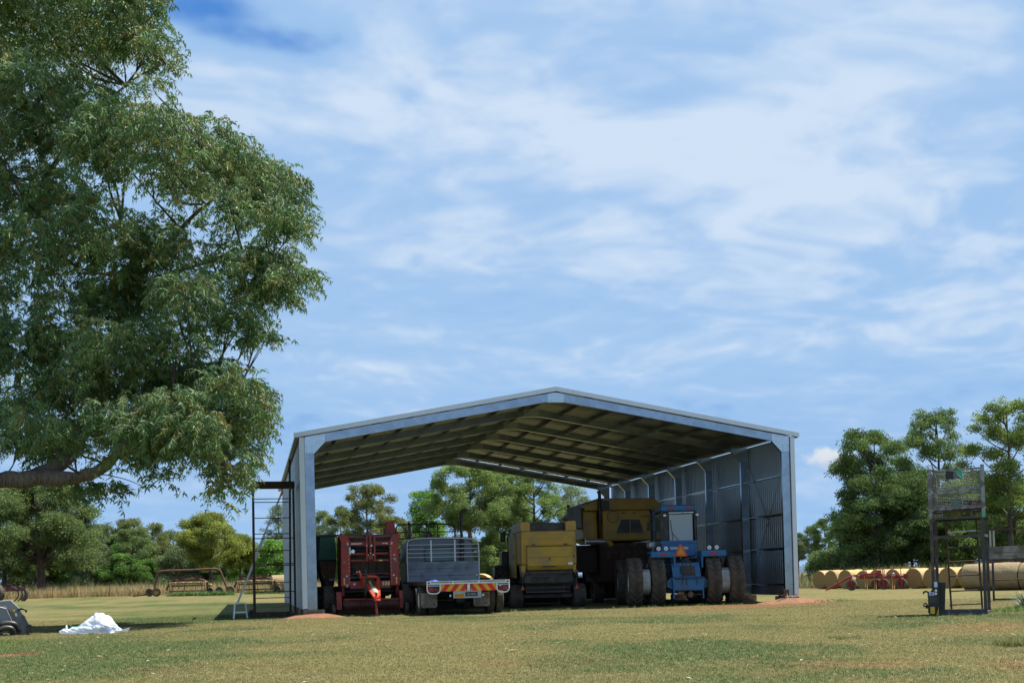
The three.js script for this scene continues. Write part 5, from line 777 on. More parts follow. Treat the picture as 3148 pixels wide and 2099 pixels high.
// ---------------------------------------------------------------- machines parked in the shed
const glassDark = new THREE.MeshPhysicalMaterial({ roughness: 0.06, transmission: 0.55, thickness: 0 }); glassDark.color.setRGB(0.30, 0.42, 0.45);
const glassDusty = new THREE.MeshPhysicalMaterial({ roughness: 0.35, transmission: 0.35, thickness: 0 }); glassDusty.color.setRGB(0.42, 0.50, 0.54);
const lensRed = plain(0.32, 0.02, 0.02, 0.25), lensDark = plain(0.12, 0.012, 0.014, 0.2), lampWhite = plain(0.72, 0.72, 0.7, 0.3);
{ // red round baler, drawbar towards the yard
  const t = thing('round_baler', 'red round baler with white lettering and a cream drive shaft on its drawbar', 'baler');
  const red = surf([0.30, 0.030, 0.020], { vary: 0.12, dirt: [0.20, 0.035, 0.026], amt: 0.30, tile: 1.1, rough: 0.55 }), bright = surf([0.55, 0.06, 0.03], { vary: 0.1, tile: 0.6, rough: 0.4 }), z = -1.0;
  // body behind: belts and side walls
  one((m) => m.prismX([[-1.25, 0.7], [-1.25, 2.75], [-1.6, 2.98], [-2.9, 2.9], [-3.3, 2.2], [-3.2, 1.0], [-2.4, 0.5]], 1.42, 1.52, 0.01)).build('side_wall', red, t);
  one((m) => m.prismX([[-1.25, 0.7], [-1.25, 2.75], [-1.6, 2.98], [-2.9, 2.9], [-3.3, 2.2], [-3.2, 1.0], [-2.4, 0.5]], 3.38, 3.48, 0.01)).build('side_wall', red, t);
  for (let i = 0; i < 6; i++) one((m) => m.box(1.68 + i * 0.305, 1.75, -1.75, 0.285, 2.1, 0.02, 0.12)).build('belt', rubber, t);
  one((m) => m.box(2.44, 1.7, -3.0, 1.8, 1.9, 0.03)).build('tail_gate', red, t);
  for (const [y, zz] of [[2.8, -1.75], [0.85, -1.7], [1.35, -1.5], [2.35, -1.55]]) one((m) => m.rod([1.5, y, zz], [3.4, y, zz], 0.09, 0.09, 14)).build('roller', blackPaint, t);
  // front frame: two side plates with bevelled heads
  for (const s of [0, 1]) { const X = (x) => s ? 4.88 - x : x; one((m) => m.prism([[X(1.38), 1.05], [X(1.41), 2.66], [X(1.3), 2.92], [X(1.63), 2.9], [X(1.74), 2.64], [X(1.72), 1.05]], z - 0.28, z, 0.012)).build('side_plate', red, t);
    one((m) => { for (let i = 0; i < 11; i++) m.rod([X(1.68), 1.2 + i * 0.135, z], [X(1.68), 1.2 + i * 0.135, z + 0.012], 0.013, 0.012, 6); for (const yy of [1.95, 1.952]) m.rod([X(yy === 1.95 ? 1.5 : 1.54), 1.92, z], [X(yy === 1.95 ? 1.5 : 1.54), 1.92, z + 0.01], 0.01, 0.01, 6); }).build('bolts', chrome, t, 'stuff');
    one((m) => m.rod([X(1.6), 1.42, z], [X(1.6), 1.42, z + 0.02], 0.034, 0.03, 14)).build('reflector', lampWhite, t);
    for (const y of [1.3, 1.17]) one((m) => m.box(X(1.50), y, z + 0.003, 0.05, 0.11, 0.006)).build('warning_sticker', plain(0.62, 0.45, 0.12, 0.5), t);
    one((m) => m.box(X(1.64), 2.58, z + 0.003, 0.035, 0.09, 0.006)).build('white_sticker', plain(0.7, 0.66, 0.6, 0.5), t); }
  one((m) => m.box(2.44, 2.575, z - 0.06, 1.42, 0.13, 0.1)).build('upper_beam', red, t);
  one((m) => m.rod([1.76, 1.97, z - 0.05], [3.12, 1.96, z - 0.05], 0.045, 0.045, 12)).build('cross_tube', red, t);
  one((m) => m.box(2.43, 2.22, z - 0.2, 1.4, 0.08, 0.06)).build('inner_beam', red, t);
  one((m) => m.box(2.43, 1.1, z - 0.08, 1.44, 0.27, 0.14)).build('lower_beam', red, t);
  one((m) => m.box(2.46, 2.88, z - 0.2, 1.7, 0.05, 0.2)).build('top_bar', blackPaint, t); one((m) => m.box(2.42, 2.93, z - 0.1, 0.2, 0.1, 0.2)).build('top_box', blackPaint, t);
  one((m) => m.box(1.9, 2.83, z - 0.1, 0.9, 0.05, 0.06, 0, 0, -0.05).box(2.95, 2.84, z - 0.1, 0.7, 0.05, 0.06, 0, 0, 0.05)).build('upper_strut', red, t);
  // centre mast with the tension cylinder
  one((m) => { m.box(2.325, 2.4, z + 0.03, 0.06, 0.92, 0.14); m.box(2.605, 2.4, z + 0.03, 0.06, 0.92, 0.14); m.prism([[2.3, 2.84], [2.63, 2.84], [2.5, 2.95], [2.43, 2.95]], z - 0.02, z + 0.06); }).build('mast', red, t);
  one((m) => { m.rod([2.46, 2.85, z + 0.04], [2.46, 2.3, z + 0.04], 0.05, 0.05, 12); m.rod([2.46, 2.3, z + 0.04], [2.46, 2.1, z + 0.04], 0.028, 0.028, 10); m.box(2.46, 2.08, z + 0.03, 0.16, 0.16, 0.12); }).build('cylinder', red, t);
  for (const [x, y, r0] of [[2.49, 2.5, 0.034], [2.46, 2.23, 0.022], [2.55, 2.17, 0.026], [2.37, 2.16, 0.018], [2.32, 2.51, 0.02]]) one((m) => m.rod([x, y, z + 0.09], [x, y, z + 0.12], r0, r0, 10)).build('fitting', lampWhite, t);
  one((m) => { for (let i = 0; i < 4; i++) m.box(1.725, 2.42 - i * 0.065, z + 0.02, 0.05, 0.055, 0.03); }).build('tally_counter', lampWhite, t, 'stuff');
  one((m) => { m.rod([1.83, 2.3, z - 0.05], [1.83, 2.3, z + 0.03], 0.07, 0.07, 12); }).build('gauge', chrome, t);
  decal('maker_lettering', t, 1.96, 2.575, z - 0.007, 0.44, 0.095, { text: 'LEERSHOFF', bg: '#8d1f17', fg: '#efe6e2', font: 'italic bold 92px sans-serif' });
  decal('model_lettering', t, 2.99, 2.575, z - 0.007, 0.30, 0.095, { text: 'FF 60x', bg: '#8d1f17', fg: '#f4efec', font: 'italic bold 110px sans-serif' });
  one((m) => m.box(2.82, 1.965, z - 0.003, 0.13, 0.05, 0.006)).build('yellow_label', plain(0.6, 0.5, 0.2, 0.6), t);
  one((m) => m.box(3.33, 2.01, z + 0.003, 0.1, 0.08, 0.006)).build('data_plate', plain(0.25, 0.27, 0.3, 0.4, 0.4), t); one((m) => m.box(3.32, 2.16, z + 0.003, 0.06, 0.045, 0.006)).build('sticker', plain(0.6, 0.5, 0.48, 0.5), t);
  for (const x of [2.9, 3.0, 3.09]) one((m) => m.box(x, 1.13, z - 0.006, 0.07, 0.14, 0.006)).build('warning_sticker', plain(0.6, 0.48, 0.22, 0.5), t);
  one((m) => m.box(1.86, 1.13, z - 0.006, 0.09, 0.06, 0.006)).build('sticker', plain(0.6, 0.6, 0.6, 0.5), t); one((m) => m.box(1.6, 1.08, z + 0.003, 0.1, 0.1, 0.006)).build('data_plate', plain(0.3, 0.3, 0.32, 0.5), t);
  // linkage and hoses
  one((m) => { m.rod([2.05, 1.56, z + 0.1], [2.28, 1.56, z + 0.1], 0.012); m.rod([2.28, 1.56, z + 0.1], [2.95, 1.6, z + 0.06], 0.018); }).build('control_rod', blackPaint, t);
  for (const x of [1.95, 2.04]) one((m) => m.rod([x, 1.56, z + 0.1], [x, 1.56, z + 0.13], 0.024, 0.024, 10)).build('knob', lampWhite, t);
  one((m) => m.tube([[1.8, 1.5, z + 0.05], [2.3, 1.47, z + 0.12], [2.7, 1.5, z + 0.1], [3.1, 1.48, z + 0.02]], 0.02, 20, 6)).build('bow_rod', red, t);
  for (let i = 0; i < 3; i++) one((m) => m.tube([[2.12 + i * 0.02, 1.5, 0.2], [2.1 + i * 0.02, 1.66, 0.25], [2.14 + i * 0.02, 1.5, 0.32], [2.13 + i * 0.025, 0.95, 0.3], [2.10 + i * 0.02, 0.72, 0.25], [2.2, 0.6, 0.0]], 0.018, 24, 6)).build('hose', blackPaint, t);
  // drawbar: arched yoke, two arms, hitch
  one((m) => { m.tube([[2.1, 1.30, -0.75], [2.2, 1.36, -0.55], [2.4, 1.38, -0.5], [2.6, 1.36, -0.55], [2.7, 1.28, -0.75]], 0.06, 20, 8); m.bar([2.13, 1.3, -0.7], [2.4, 0.62, 1.05], 0.11, 0.09); m.bar([2.68, 1.3, -0.7], [2.52, 0.62, 1.05], 0.11, 0.09); m.bar([2.1, 1.3, -0.8], [2.02, 1.6, -0.95], 0.08); m.bar([2.7, 1.3, -0.8], [2.75, 1.2, -0.98], 0.08); }).build('drawbar', bright, t);
  one((m) => { m.box(2.46, 0.58, 1.12, 0.22, 0.1, 0.26); m.add(new THREE.TorusGeometry(0.06, 0.025, 8, 16), new THREE.Matrix4().makeRotationX(Math.PI / 2).setPosition(2.46, 0.56, 1.3)); m.box(2.4, 0.68, 1.12, 0.05, 0.12, 0.12); m.box(2.54, 0.66, 1.15, 0.05, 0.1, 0.12); }).build('hitch', bright, t);
  one((m) => { m.rod([2.43, 0.6, 1.0], [2.43, 0.1, 1.0], 0.042, 0.042, 10); m.rod([2.43, 0.35, 1.0], [2.43, 0.05, 1.0], 0.032); }).build('jack_leg', red, t);
  one((m) => m.box(2.42, 0.025, 1.0, 0.24, 0.03, 0.2)).build('jack_foot', rustMat, t);
  one((m) => m.rod([2.36, 1.2, -0.6], [2.42, 0.85, 0.4], 0.05, 0.045, 12)).build('drive_shaft', plain(0.5, 0.4, 0.08, 0.5), t);
  one((m) => { const M = new THREE.Matrix4().compose(V(2.39, 0.98, 0.1), new THREE.Quaternion().setFromUnitVectors(V(0, 1, 0), V(0.10, -0.42, 0.9).normalize()), V(1, 1, 1)); m.lathe([[0.05, 0], [0.09, 0.02], [0.10, 0.12], [0.13, 0.16], [0.13, 0.26], [0.115, 0.28], [0.14, 0.32], [0.14, 0.42], [0.125, 0.44], [0.14, 0.48], [0.135, 0.6], [0.10, 0.62], [0.06, 0.6]], 22, M); }).build('shaft_guard', plain(0.38, 0.36, 0.28, 0.5), t);
  one((m) => m.lathe([[0.001, 0], [0.15, 0], [0.17, 0.06], [0.16, 0.12], [0.001, 0.12]], 18, new THREE.Matrix4().makeRotationX(Math.PI / 2).setPosition(2.36, 1.22, -0.72))).build('shaft_cone', blackPaint, t);
  // pick-up with tines
  one((m) => m.bar([1.42, 0.6, -0.55], [3.4, 0.57, -0.55], 0.05)).build('wind_guard', red, t);
  for (let i = 0; i < 34; i++) one((m) => m.tube([[1.48 + i * 0.057, 0.56, -0.58], [1.48 + i * 0.057, 0.36, -0.5], [1.48 + i * 0.057, 0.16, -0.56]], 0.009, 5, 4)).build('pick_up_tine', red, t);
  one((m) => m.rod([1.42, 0.38, -0.8], [3.4, 0.38, -0.8], 0.2, 0.2, 18)).build('pick_up_drum', blackPaint, t);
  for (const [a, b] of [[1.17, 1.36], [3.41, 3.55]]) one((m) => m.prismX([[-0.45, 0.24], [-0.42, 0.6], [-0.6, 0.86], [-1.15, 0.86], [-1.15, 0.3]], a, b, 0.01)).build('pick_up_shield', red, t);
  for (const x of [1.08, 3.68]) wheel(t, x, 0.22, -0.7, 0.22, 0.13, { rim: 0.1, rimMat: darkSteel });
  for (const x of [0.98, 3.86]) wheel(t, x, 0.55, -2.1, 0.55, 0.4, { rim: 0.28, rimMat: rakeRed, ribs: 26 });
  one((m) => m.prism([[3.12, 2.9], [3.2, 3.42], [3.5, 3.48], [3.54, 2.9]], -2.6, -2.3, 0.01)).build('rear_gate_arm', red, t);
  rebase(t, 2.44, 0, -1.0);
}
{ // green and rust coloured feed wagon squeezed in beside the wall
  const t = thing('feed_wagon', 'dim green and rust brown hopper wagon between the wall and the baler', 'wagon'), grn = surf([0.02, 0.10, 0.055], { vary: 0.2, tile: 0.8, rough: 0.6 }), brn = surf([0.16, 0.055, 0.025], { vary: 0.3, dirt: [0.07, 0.04, 0.03], amt: 0.4, tile: 0.8, rough: 0.8 });
  one((m) => m.prism([[0.72, 2.05], [0.78, 2.95], [1.34, 2.95], [1.4, 2.05]], -5.8, -3.2, 0.02)).build('hopper', grn, t);
  one((m) => m.prism([[0.72, 2.04], [1.4, 2.04], [1.28, 1.1], [1.0, 0.8]], -5.7, -3.25, 0.02)).build('lower_hopper', brn, t);
  one((m) => m.box(1.05, 2.98, -4.5, 0.8, 0.06, 2.7)).build('top_rim', blackPaint, t);
  one((m) => m.box(1.2, 1.32, -3.18, 0.22, 0.1, 0.03)).build('grey_plate', plain(0.2, 0.21, 0.24, 0.5), t);
  one((m) => m.bar([0.78, 1.7, -3.2], [1.12, 1.0, -3.2], 0.03)).build('side_strap', rakeYellow, t);
  one((m) => { m.bar([0.85, 0.6, -5.8], [0.85, 0.6, -3.0], 0.12); m.bar([1.3, 0.6, -5.8], [1.3, 0.6, -3.0], 0.12); m.box(1.07, 0.75, -4.4, 0.4, 0.3, 0.3); }).build('chassis', blackPaint, t);
  wheel(t, 1.36, 0.42, -4.4, 0.42, 0.25, { rim: 0.2, rimMat: rustMat }); wheel(t, 0.72, 0.42, -4.4, 0.42, 0.25, { rim: 0.2, rimMat: rustMat });
  rebase(t, 1.06, 0, -4.4);
}
{ // flat tray truck, tail out in the sun
  const t = thing('tray_truck', 'flat tray truck with red and yellow chevron tail and grey headboard', 'truck');
  const steelBlue = surf([0.20, 0.225, 0.26], { vary: 0.08, dirt: [0.15, 0.165, 0.19], amt: 0.3, tile: 1.1, rough: 0.5, metal: 0.2 }), cabMat = surf([0.16, 0.19, 0.22], { vary: 0.08, tile: 1.2, rough: 0.4 }), deck = surf([0.20, 0.16, 0.13], { vary: 0.25, dirt: [0.12, 0.10, 0.09], amt: 0.4, tile: 0.8, rough: 0.9 }), flap = surf([0.27, 0.25, 0.21], { vary: 0.12, dirt: [0.18, 0.16, 0.13], amt: 0.35, tile: 0.6, rough: 0.85 });
  const x0 = 3.94, x1 = 6.76, cx = 5.35, zt = 2.8;
  one((m) => m.box(cx, 1.095, -0.5, 2.78, 0.05, 6.5)).build('tray_floor', deck, t);
  for (let i = 0; i < 9; i++) one((m) => m.box(cx, 1.03, 2.2 - i * 0.7, 2.7, 0.08, 0.06)).build('cross_bearer', darkSteel, t);
  for (const x of [x0 + 0.03, x1 - 0.03]) one((m) => m.box(x, 1.09, -0.53, 0.06, 0.13, 6.5)).build('side_rail', darkSteel, t);
  // tail beam: bright folded rail over the lamps and chevrons
  one((m) => { m.box(cx, 1.147, zt - 0.09, 2.82, 0.02, 0.22); m.box(cx, 1.105, zt - 0.06, 2.82, 0.08, 0.02, -0.5); m.box(cx, 1.062, zt, 2.82, 0.024, 0.06); }).build('tail_beam', whitePaint, t);
  for (const x of [x0 + 0.07, 4.83, 5.70, x1 - 0.1]) one((m) => m.box(x, 1.105, zt - 0.01, 0.05, 0.1, 0.05, 0, 0, -0.35)).build('tail_rib', whitePaint, t);
  for (const x of [x0 + 0.07, x1 - 0.07]) { one((m) => m.box(x, 1.105, zt + 0.012, 0.15, 0.1, 0.03)).build('end_cap', whitePaint, t); one((m) => m.box(x, 1.105, zt + 0.03, 0.08, 0.05, 0.012)).build('marker_lamp', lensRed, t); }
  for (const [xa, xb, dir] of [[4.41, 5.28, 1], [5.44, 6.31, -1]]) {
    const w = xb - xa, h = 0.235;
    decal('chevron_board', t, (xa + xb) / 2, 0.928, zt - 0.02, w, h, { bg: '#d9a40f', rough: 0.4, draw: (c, W0, H0) => { c.fillStyle = '#d3201c'; const s = W0 / 5.1; for (let i = -1; i < 6; i += 1) { const a = i * s * 2 * 0.94 + (dir > 0 ? 0 : 0); c.beginPath(); const q = H0 * 0.72; const xA = dir > 0 ? a : W0 - a; c.moveTo(xA, H0); c.lineTo(xA + dir * s, H0); c.lineTo(xA + dir * (s + q), 0); c.lineTo(xA + dir * q, 0); c.fill(); } } });
  }
  one((m) => m.box(5.36, 0.93, zt - 0.02, 0.10, 0.24, 0.03)).build('centre_strut', whitePaint, t);
  for (const [xa, xb, s] of [[x0 + 0.02, 4.39, -1], [6.33, x1 - 0.02, 1]]) {
    const a = [[xa, 1.05], [xa, 0.86], [xa + 0.03, 0.79], [xa + 0.1, 0.75], [xb - 0.1, 0.75], [xb - 0.03, 0.79], [xb, 0.86], [xb, 1.05]];
    one((m) => m.tube(a.map(([x, y]) => [x, y, zt - 0.01]), 0.022, 40, 8)).build('lamp_guard', whitePaint, t);
    const mid = (xa + xb) / 2; one((m) => m.box(mid, 0.875, zt - 0.09, 0.36, 0.15, 0.06)).build('lamp_box', blackPaint, t);
    one((m) => m.rbox(mid + s * 0.085, 0.875, zt - 0.055, 0.17, 0.13, 0.03, 0.01)).build('tail_lamp', lensRed, t); one((m) => m.rbox(mid - s * 0.09, 0.875, zt - 0.055, 0.16, 0.13, 0.03, 0.01)).build('tail_lamp', lensDark, t);
    one((m) => m.box(mid, 1.0, zt - 0.08, 0.38, 0.05, 0.04)).build('lamp_bracket', galv, t);
  }
  one((m) => m.box(5.33, 0.69, zt - 0.14, 0.96, 0.24, 0.02)).build('plate_panel', galv, t);
  decal('yellow_plate', t, 5.06, 0.65, zt - 0.125, 0.33, 0.13, { text: 'DO NOT OVERTAKE', bg: '#c9860e', fg: '#8c5a06', font: 'bold 52px sans-serif', px: 256 });
  decal('number_plate', t, 5.47, 0.70, zt - 0.125, 0.42, 0.15, { text: 'KN 0800', bg: '#101010', fg: '#a9a9a9', font: 'bold 96px sans-serif', px: 512, draw: (c, W0, H0) => { c.strokeStyle = '#8a8a8a'; c.lineWidth = 8; c.strokeRect(10, 10, W0 - 20, H0 - 20); } });
  for (const x of [4.75, 5.87]) one((m) => m.box(x, 0.66, zt - 0.14, 0.05, 0.07, 0.04)).build('plate_lamp', lampWhite, t);
  for (const [xa, xb] of [[3.88, 4.44], [5.70, 6.27]]) { one((m) => m.prism([[xa, 0.76], [xb, 0.76], [xb, 0.32], [xb - 0.06, 0.26], [xa + 0.06, 0.26], [xa, 0.32]], 1.72, 1.735)).build('mud_flap', flap, t); for (const dx of [0.1, 0.46]) one((m) => m.rod([xa + dx, 0.36, 1.735], [xa + dx, 0.36, 1.75], 0.03, 0.03, 12)).build('reflector', lensRed, t); }
  one((m) => { m.box(4.92, 0.86, -2.2, 0.09, 0.24, 8.6); m.box(5.78, 0.86, -2.2, 0.09, 0.24, 8.6); for (const z of [1.9, 0.2, -2, -4]) m.box(5.35, 0.86, z, 0.8, 0.16, 0.1); }).build('chassis', blackPaint, t);
  one((m) => { m.rod([4.2, 0.5, 1.0], [6.5, 0.5, 1.0], 0.08); m.rbox(5.35, 0.5, 1.0, 0.4, 0.4, 0.4, 0.15); }).build('rear_axle', blackPaint, t);
  for (const x of [4.0, 4.32, 6.38, 6.70]) wheel(t, x, 0.5, 1.0, 0.5, 0.26, { rim: 0.28, rimMat: whitePaint, ribs: 30 });
  for (const x of [4.35, 6.65]) wheel(t, x, 0.5, -5.6, 0.5, 0.28, { rim: 0.28, rimMat: whitePaint, ribs: 30 });
  one((m) => m.rbox(4.3, 0.72, -1.9, 0.5, 0.55, 1.3, 0.1)).build('fuel_tank', galv, t);
  // headboard
  const hz = -3.8, ha = 4.12, hb = 6.95;
  one((m) => m.tube([[ha + 0.02, 1.12, hz], [ha + 0.02, 2.55, hz], [ha + 0.07, 2.72, hz], [ha + 0.22, 2.79, hz], [hb - 0.22, 2.76, hz], [hb - 0.07, 2.69, hz], [hb - 0.02, 2.52, hz], [hb - 0.02, 1.12, hz]], 0.032, 70, 8)).build('headboard_frame', alu, t);
  for (const y of [2.575, 2.41, 2.25, 2.09]) one((m) => m.rod([ha + 0.02, y, hz], [hb - 0.02, y, hz], 0.02)).build('headboard_bar', alu, t);
  for (const x of [5.07, 6.0]) one((m) => m.box(x, 2.33, hz, 0.05, 0.86, 0.04)).build('headboard_upright', alu, t);
  for (let i = 0; i < 3; i++) one((m) => m.box((ha + hb) / 2, 1.79 - i * 0.275, hz + 0.01, hb - ha - 0.02, 0.262, 0.03)).build('headboard_panel', steelBlue, t);
  // cab
  const cabz = -5.35;
  one((m) => m.prism([[4.17, 0.9], [4.15, 2.1], [4.24, 2.66], [4.36, 2.8], [4.6, 2.84], [6.4, 2.84], [6.64, 2.8], [6.76, 2.66], [6.85, 2.1], [6.83, 0.9]], -6.4, -4.3, 0.06)).build('cab', cabMat, t);
  one((m) => m.box(5.48, 2.21, -4.285, 1.14, 0.48, 0.02)).build('rear_window', glassDark, t);
  one((m) => { m.box(5.48, 2.47, -4.28, 1.24, 0.04, 0.03); m.box(5.48, 1.95, -4.28, 1.24, 0.04, 0.03); m.box(4.9, 2.21, -4.28, 0.04, 0.5, 0.03); m.box(6.07, 2.21, -4.28, 0.04, 0.5, 0.03); }).build('window_seal', blackPaint, t);
  one((m) => m.tube([[3.95, 2.86, -5.4], [3.92, 3.3, -5.4], [4.02, 3.42, -5.4], [4.5, 3.44, -5.4], [6.1, 3.42, -5.4], [6.26, 3.34, -5.4], [6.28, 2.86, -5.4]], 0.03, 50, 8)).build('roof_rack', blackPaint, t);
  one((m) => m.rod([3.94, 3.14, -5.4], [6.28, 3.14, -5.4], 0.022)).build('rack_bar', blackPaint, t); one((m) => m.rod([3.94, 2.88, -5.4], [6.28, 2.88, -5.4], 0.026)).build('rack_bar', blackPaint, t);
  for (const [x, w, h] of [[4.45, 0.11, 0.62], [5.58, 0.045, 0.54]]) one((m) => m.box(x, 2.88 + h / 2, -5.4, w, h, 0.06)).build('rack_upright', blackPaint, t);
  one((m) => m.prism([[4.39, 3.44], [4.51, 3.44], [4.42, 3.62]], -5.43, -5.37)).build('rack_spike', blackPaint, t);
  one((m) => { m.rbox(5.22, 2.97, -5.5, 0.24, 0.26, 0.3, 0.05); m.rod([5.22, 3.1, -5.5], [5.24, 3.35, -5.5], 0.02); }).build('roof_beacon', blackPaint, t);
  one((m) => m.tube([[6.34, 1.0, -4.15], [6.34, 2.4, -4.15], [6.34, 3.6, -4.15], [6.37, 3.82, -4.15], [6.46, 3.92, -4.15], [6.56, 3.94, -4.15]], 0.055, 50, 12)).build('exhaust_stack', blackPaint, t);
  one((m) => m.rod([6.34, 1.1, -4.15], [6.34, 2.75, -4.15], 0.085, 0.085, 14)).build('muffler', darkSteel, t);
  one((m) => m.rod([6.93, 2.2, -5.1], [6.92, 3.55, -5.1], 0.008, 0.005, 5)).build('aerial', blackPaint, t);
  for (const [x, s] of [[7.0, 1], [3.98, -1]]) { one((m) => m.rbox(x, 2.24, -5.9, 0.2, 0.52, 0.1, 0.05)).build('mirror', blackPaint, t); one((m) => { m.rod([x, 2.46, -5.9], [x - s * 0.22, 2.55, -5.9], 0.014); m.rod([x, 2.02, -5.9], [x - s * 0.22, 1.95, -5.9], 0.014); }).build('mirror_arm', blackPaint, t); }
  rebase(t, 5.35, 0, -1.0);
  const tarp = thing('blue_tarp', 'small bunched blue tarp on the truck tray', 'tarp', [4.5, 1.12, 0.6]); one((m) => { const g = new THREE.SphereGeometry(0.13, 20, 12), p = g.attributes.position; for (let i = 0; i < p.count; i++) { const f = 0.75 + fbm(p.getX(i) * 9 + 4, p.getY(i) * 9 + p.getZ(i) * 7, 5, 3) * 0.6; p.setXYZ(i, p.getX(i) * f * 1.2, Math.max(0, p.getY(i) * f * 0.65), p.getZ(i) * f); } g.computeVertexNormals(); m.add(g); }).build('folds', plain(0.02, 0.06, 0.45, 0.6), tarp);
}
const yel = surf([0.47, 0.262, 0.010], { vary: 0.10, dirt: [0.33, 0.20, 0.045], amt: 0.34, edge: 0.25, tile: 1.7, rough: 0.45, fine: 0.05 }), olive = surf([0.10, 0.09, 0.055], { vary: 0.15, tile: 1.2, rough: 0.6 });
{ // yellow harvester seen from behind
  const t = thing('harvester', 'yellow harvester with boxy rear hood parked beside the truck', 'harvester');
  const zf = -3.0;
  one((m) => m.rbox(9.555, 2.34, (zf - 6.4) / 2, 2.2, 1.34, 6.4 + zf, 0.09)).build('rear_hood', yel, t);
  one((m) => m.prism([[8.46, 3.0], [8.85, 3.0], [8.85, 3.34], [8.52, 3.38], [8.47, 3.3]], -5.9, zf - 0.01, 0.015)).build('hood_corner', yel, t);
  one((m) => m.prism([[10.24, 3.0], [10.66, 3.0], [10.66, 3.34], [10.58, 3.39], [10.24, 3.36]], -5.9, zf - 0.01, 0.015)).build('hood_corner', yel, t);
  one((m) => m.box(9.55, 3.16, -4.6, 1.38, 0.34, 2.6)).build('screen_box', blackPaint, t);
  for (let i = 0; i < 5; i++) one((m) => m.box(9.55, 3.05 + i * 0.06, zf - 0.29, 1.36, 0.012, 0.03)).build('screen_slat', darkSteel, t);
  // lift-up rear hatch with folded edges
  one((m) => { m.prismX([[zf + 0.0, 2.44], [zf + 0.10, 2.38], [zf + 0.12, 1.66], [zf + 0.05, 1.5], [zf, 1.5]], 8.69, 10.48, 0.012); }).build('hatch', yel, t);
  one((m) => m.box(9.585, 2.445, zf + 0.05, 1.82, 0.025, 0.12)).build('hatch_lip', yel, t);
  one((m) => { m.box(9.55, 2.65, zf + 0.008, 1.52, 0.016, 0.02); m.box(9.55, 2.47, zf + 0.008, 1.52, 0.016, 0.02); m.box(8.8, 2.56, zf + 0.008, 0.016, 0.18, 0.02); m.box(10.3, 2.56, zf + 0.008, 0.016, 0.18, 0.02); }).build('slot_frame', yel, t);
  one((m) => m.box(9.56, 1.9, zf + 0.122, 0.06, 0.08, 0.02)).build('hatch_latch', olive, t);
  one((m) => m.box(10.38, 1.72, zf + 0.122, 0.18, 0.09, 0.006)).build('white_sticker', whitePaint, t); one((m) => m.box(10.53, 2.0, zf + 0.005, 0.06, 0.06, 0.02)).build('lock', blackPaint, t);
  one((m) => m.prism([[8.45, 1.68], [8.69, 1.68], [8.62, 1.45], [8.5, 1.2]], zf - 0.6, zf - 0.02)).build('hood_skirt', yel, t); one((m) => m.prism([[10.48, 1.68], [10.62, 1.68], [10.6, 1.3], [10.5, 1.45]], zf - 0.6, zf - 0.02)).build('hood_skirt', yel, t);
  // side: yellow then dull panels, cab
  one((m) => m.prismX([[-4.4, 1.2], [-4.4, 2.95], [-6.5, 2.95], [-6.5, 1.2]], 8.40, 8.46, 0.01)).build('side_panel', yel, t); one((m) => m.prismX([[-6.55, 1.0], [-6.55, 3.0], [-7.9, 3.0], [-7.9, 1.2]], 8.50, 10.6, 0.02)).build('side_panel', olive, t);
  one((m) => m.rbox(9.6, 3.36, -7.9, 1.7, 0.2, 1.9, 0.08)).build('cab_roof', blackPaint, t);
  one((m) => m.box(9.6, 2.85, -8.0, 1.6, 0.9, 1.5)).build('cab_glass', glassDark, t);
  for (const [x, z] of [[8.8, -7.2], [10.4, -7.2], [8.8, -8.75], [10.4, -8.75]]) one((m) => m.bar([x, 2.1, z], [x, 3.3, z], 0.07)).build('cab_pillar', alu, t);
  one((m) => m.rbox(8.34, 2.97, -8.0, 0.22, 0.42, 0.12, 0.07)).build('mirror', blackPaint, t); one((m) => m.tube([[8.36, 3.18, -8.0], [8.4, 3.24, -8.0], [8.7, 3.2, -8.0], [8.85, 3.15, -8.0]], 0.02, 14, 6)).build('mirror_arm', blackPaint, t);
  one((m) => { m.rbox(8.5, 1.75, -7.8, 0.6, 1.2, 1.0, 0.05); m.rbox(8.15, 1.45, -8.0, 0.5, 0.5, 1.2, 0.1); m.box(8.2, 1.1, -7.6, 0.7, 0.06, 1.0); }).build('platform', blackPaint, t);
  one((m) => { m.tube([[10.5, 3.3, -6.2], [10.6, 3.6, -6.2], [10.85, 3.78, -6.2]], 0.012, 12, 5); }).build('mirror_arm', blackPaint, t); one((m) => m.lathe([[0.001, -0.03], [0.11, -0.03], [0.12, 0], [0.11, 0.03], [0.001, 0.03]], 18, new THREE.Matrix4().makeRotationX(1.57).setPosition(10.42, 3.52, -4.0))).build('round_mirror', blackPaint, t);
  one((m) => m.rod([10.42, 3.5, -4.0], [10.46, 3.3, -4.0], 0.012)).build('mirror_arm', blackPaint, t);
  // underside: straw walkers, chopper, axle
  one((m) => { m.box(9.55, 1.25, -4.6, 1.9, 0.5, 2.8); m.box(9.55, 0.85, -5.2, 1.6, 0.5, 2.2); }).build('chopper_housing', blackPaint, t);
  one((m) => m.box(9.55, 1.40, zf - 0.12, 1.9, 0.1, 0.08)).build('tail_beam', darkSteel, t);
  for (let i = 0; i < 4; i++) one((m) => m.box(9.55, 1.15 - i * 0.17, zf - 0.35, 1.75, 0.035, 0.05)).build('chopper_bar', darkSteel, t);
  one((m) => m.box(9.55, 0.47, -4.6, 2.4, 0.14, 0.16)).build('rear_axle', blackPaint, t);
  for (const x of [8.42, 10.95]) wheel(t, x, 0.47, -4.6, 0.47, 0.52, { rim: 0.24, rimMat: rimYellow, lugs: 16 });
  for (const x of [8.2, 11.0]) wheel(t, x, 0.88, -7.4, 0.88, 0.6, { rim: 0.42, rimMat: rimYellow, lugs: 20 });
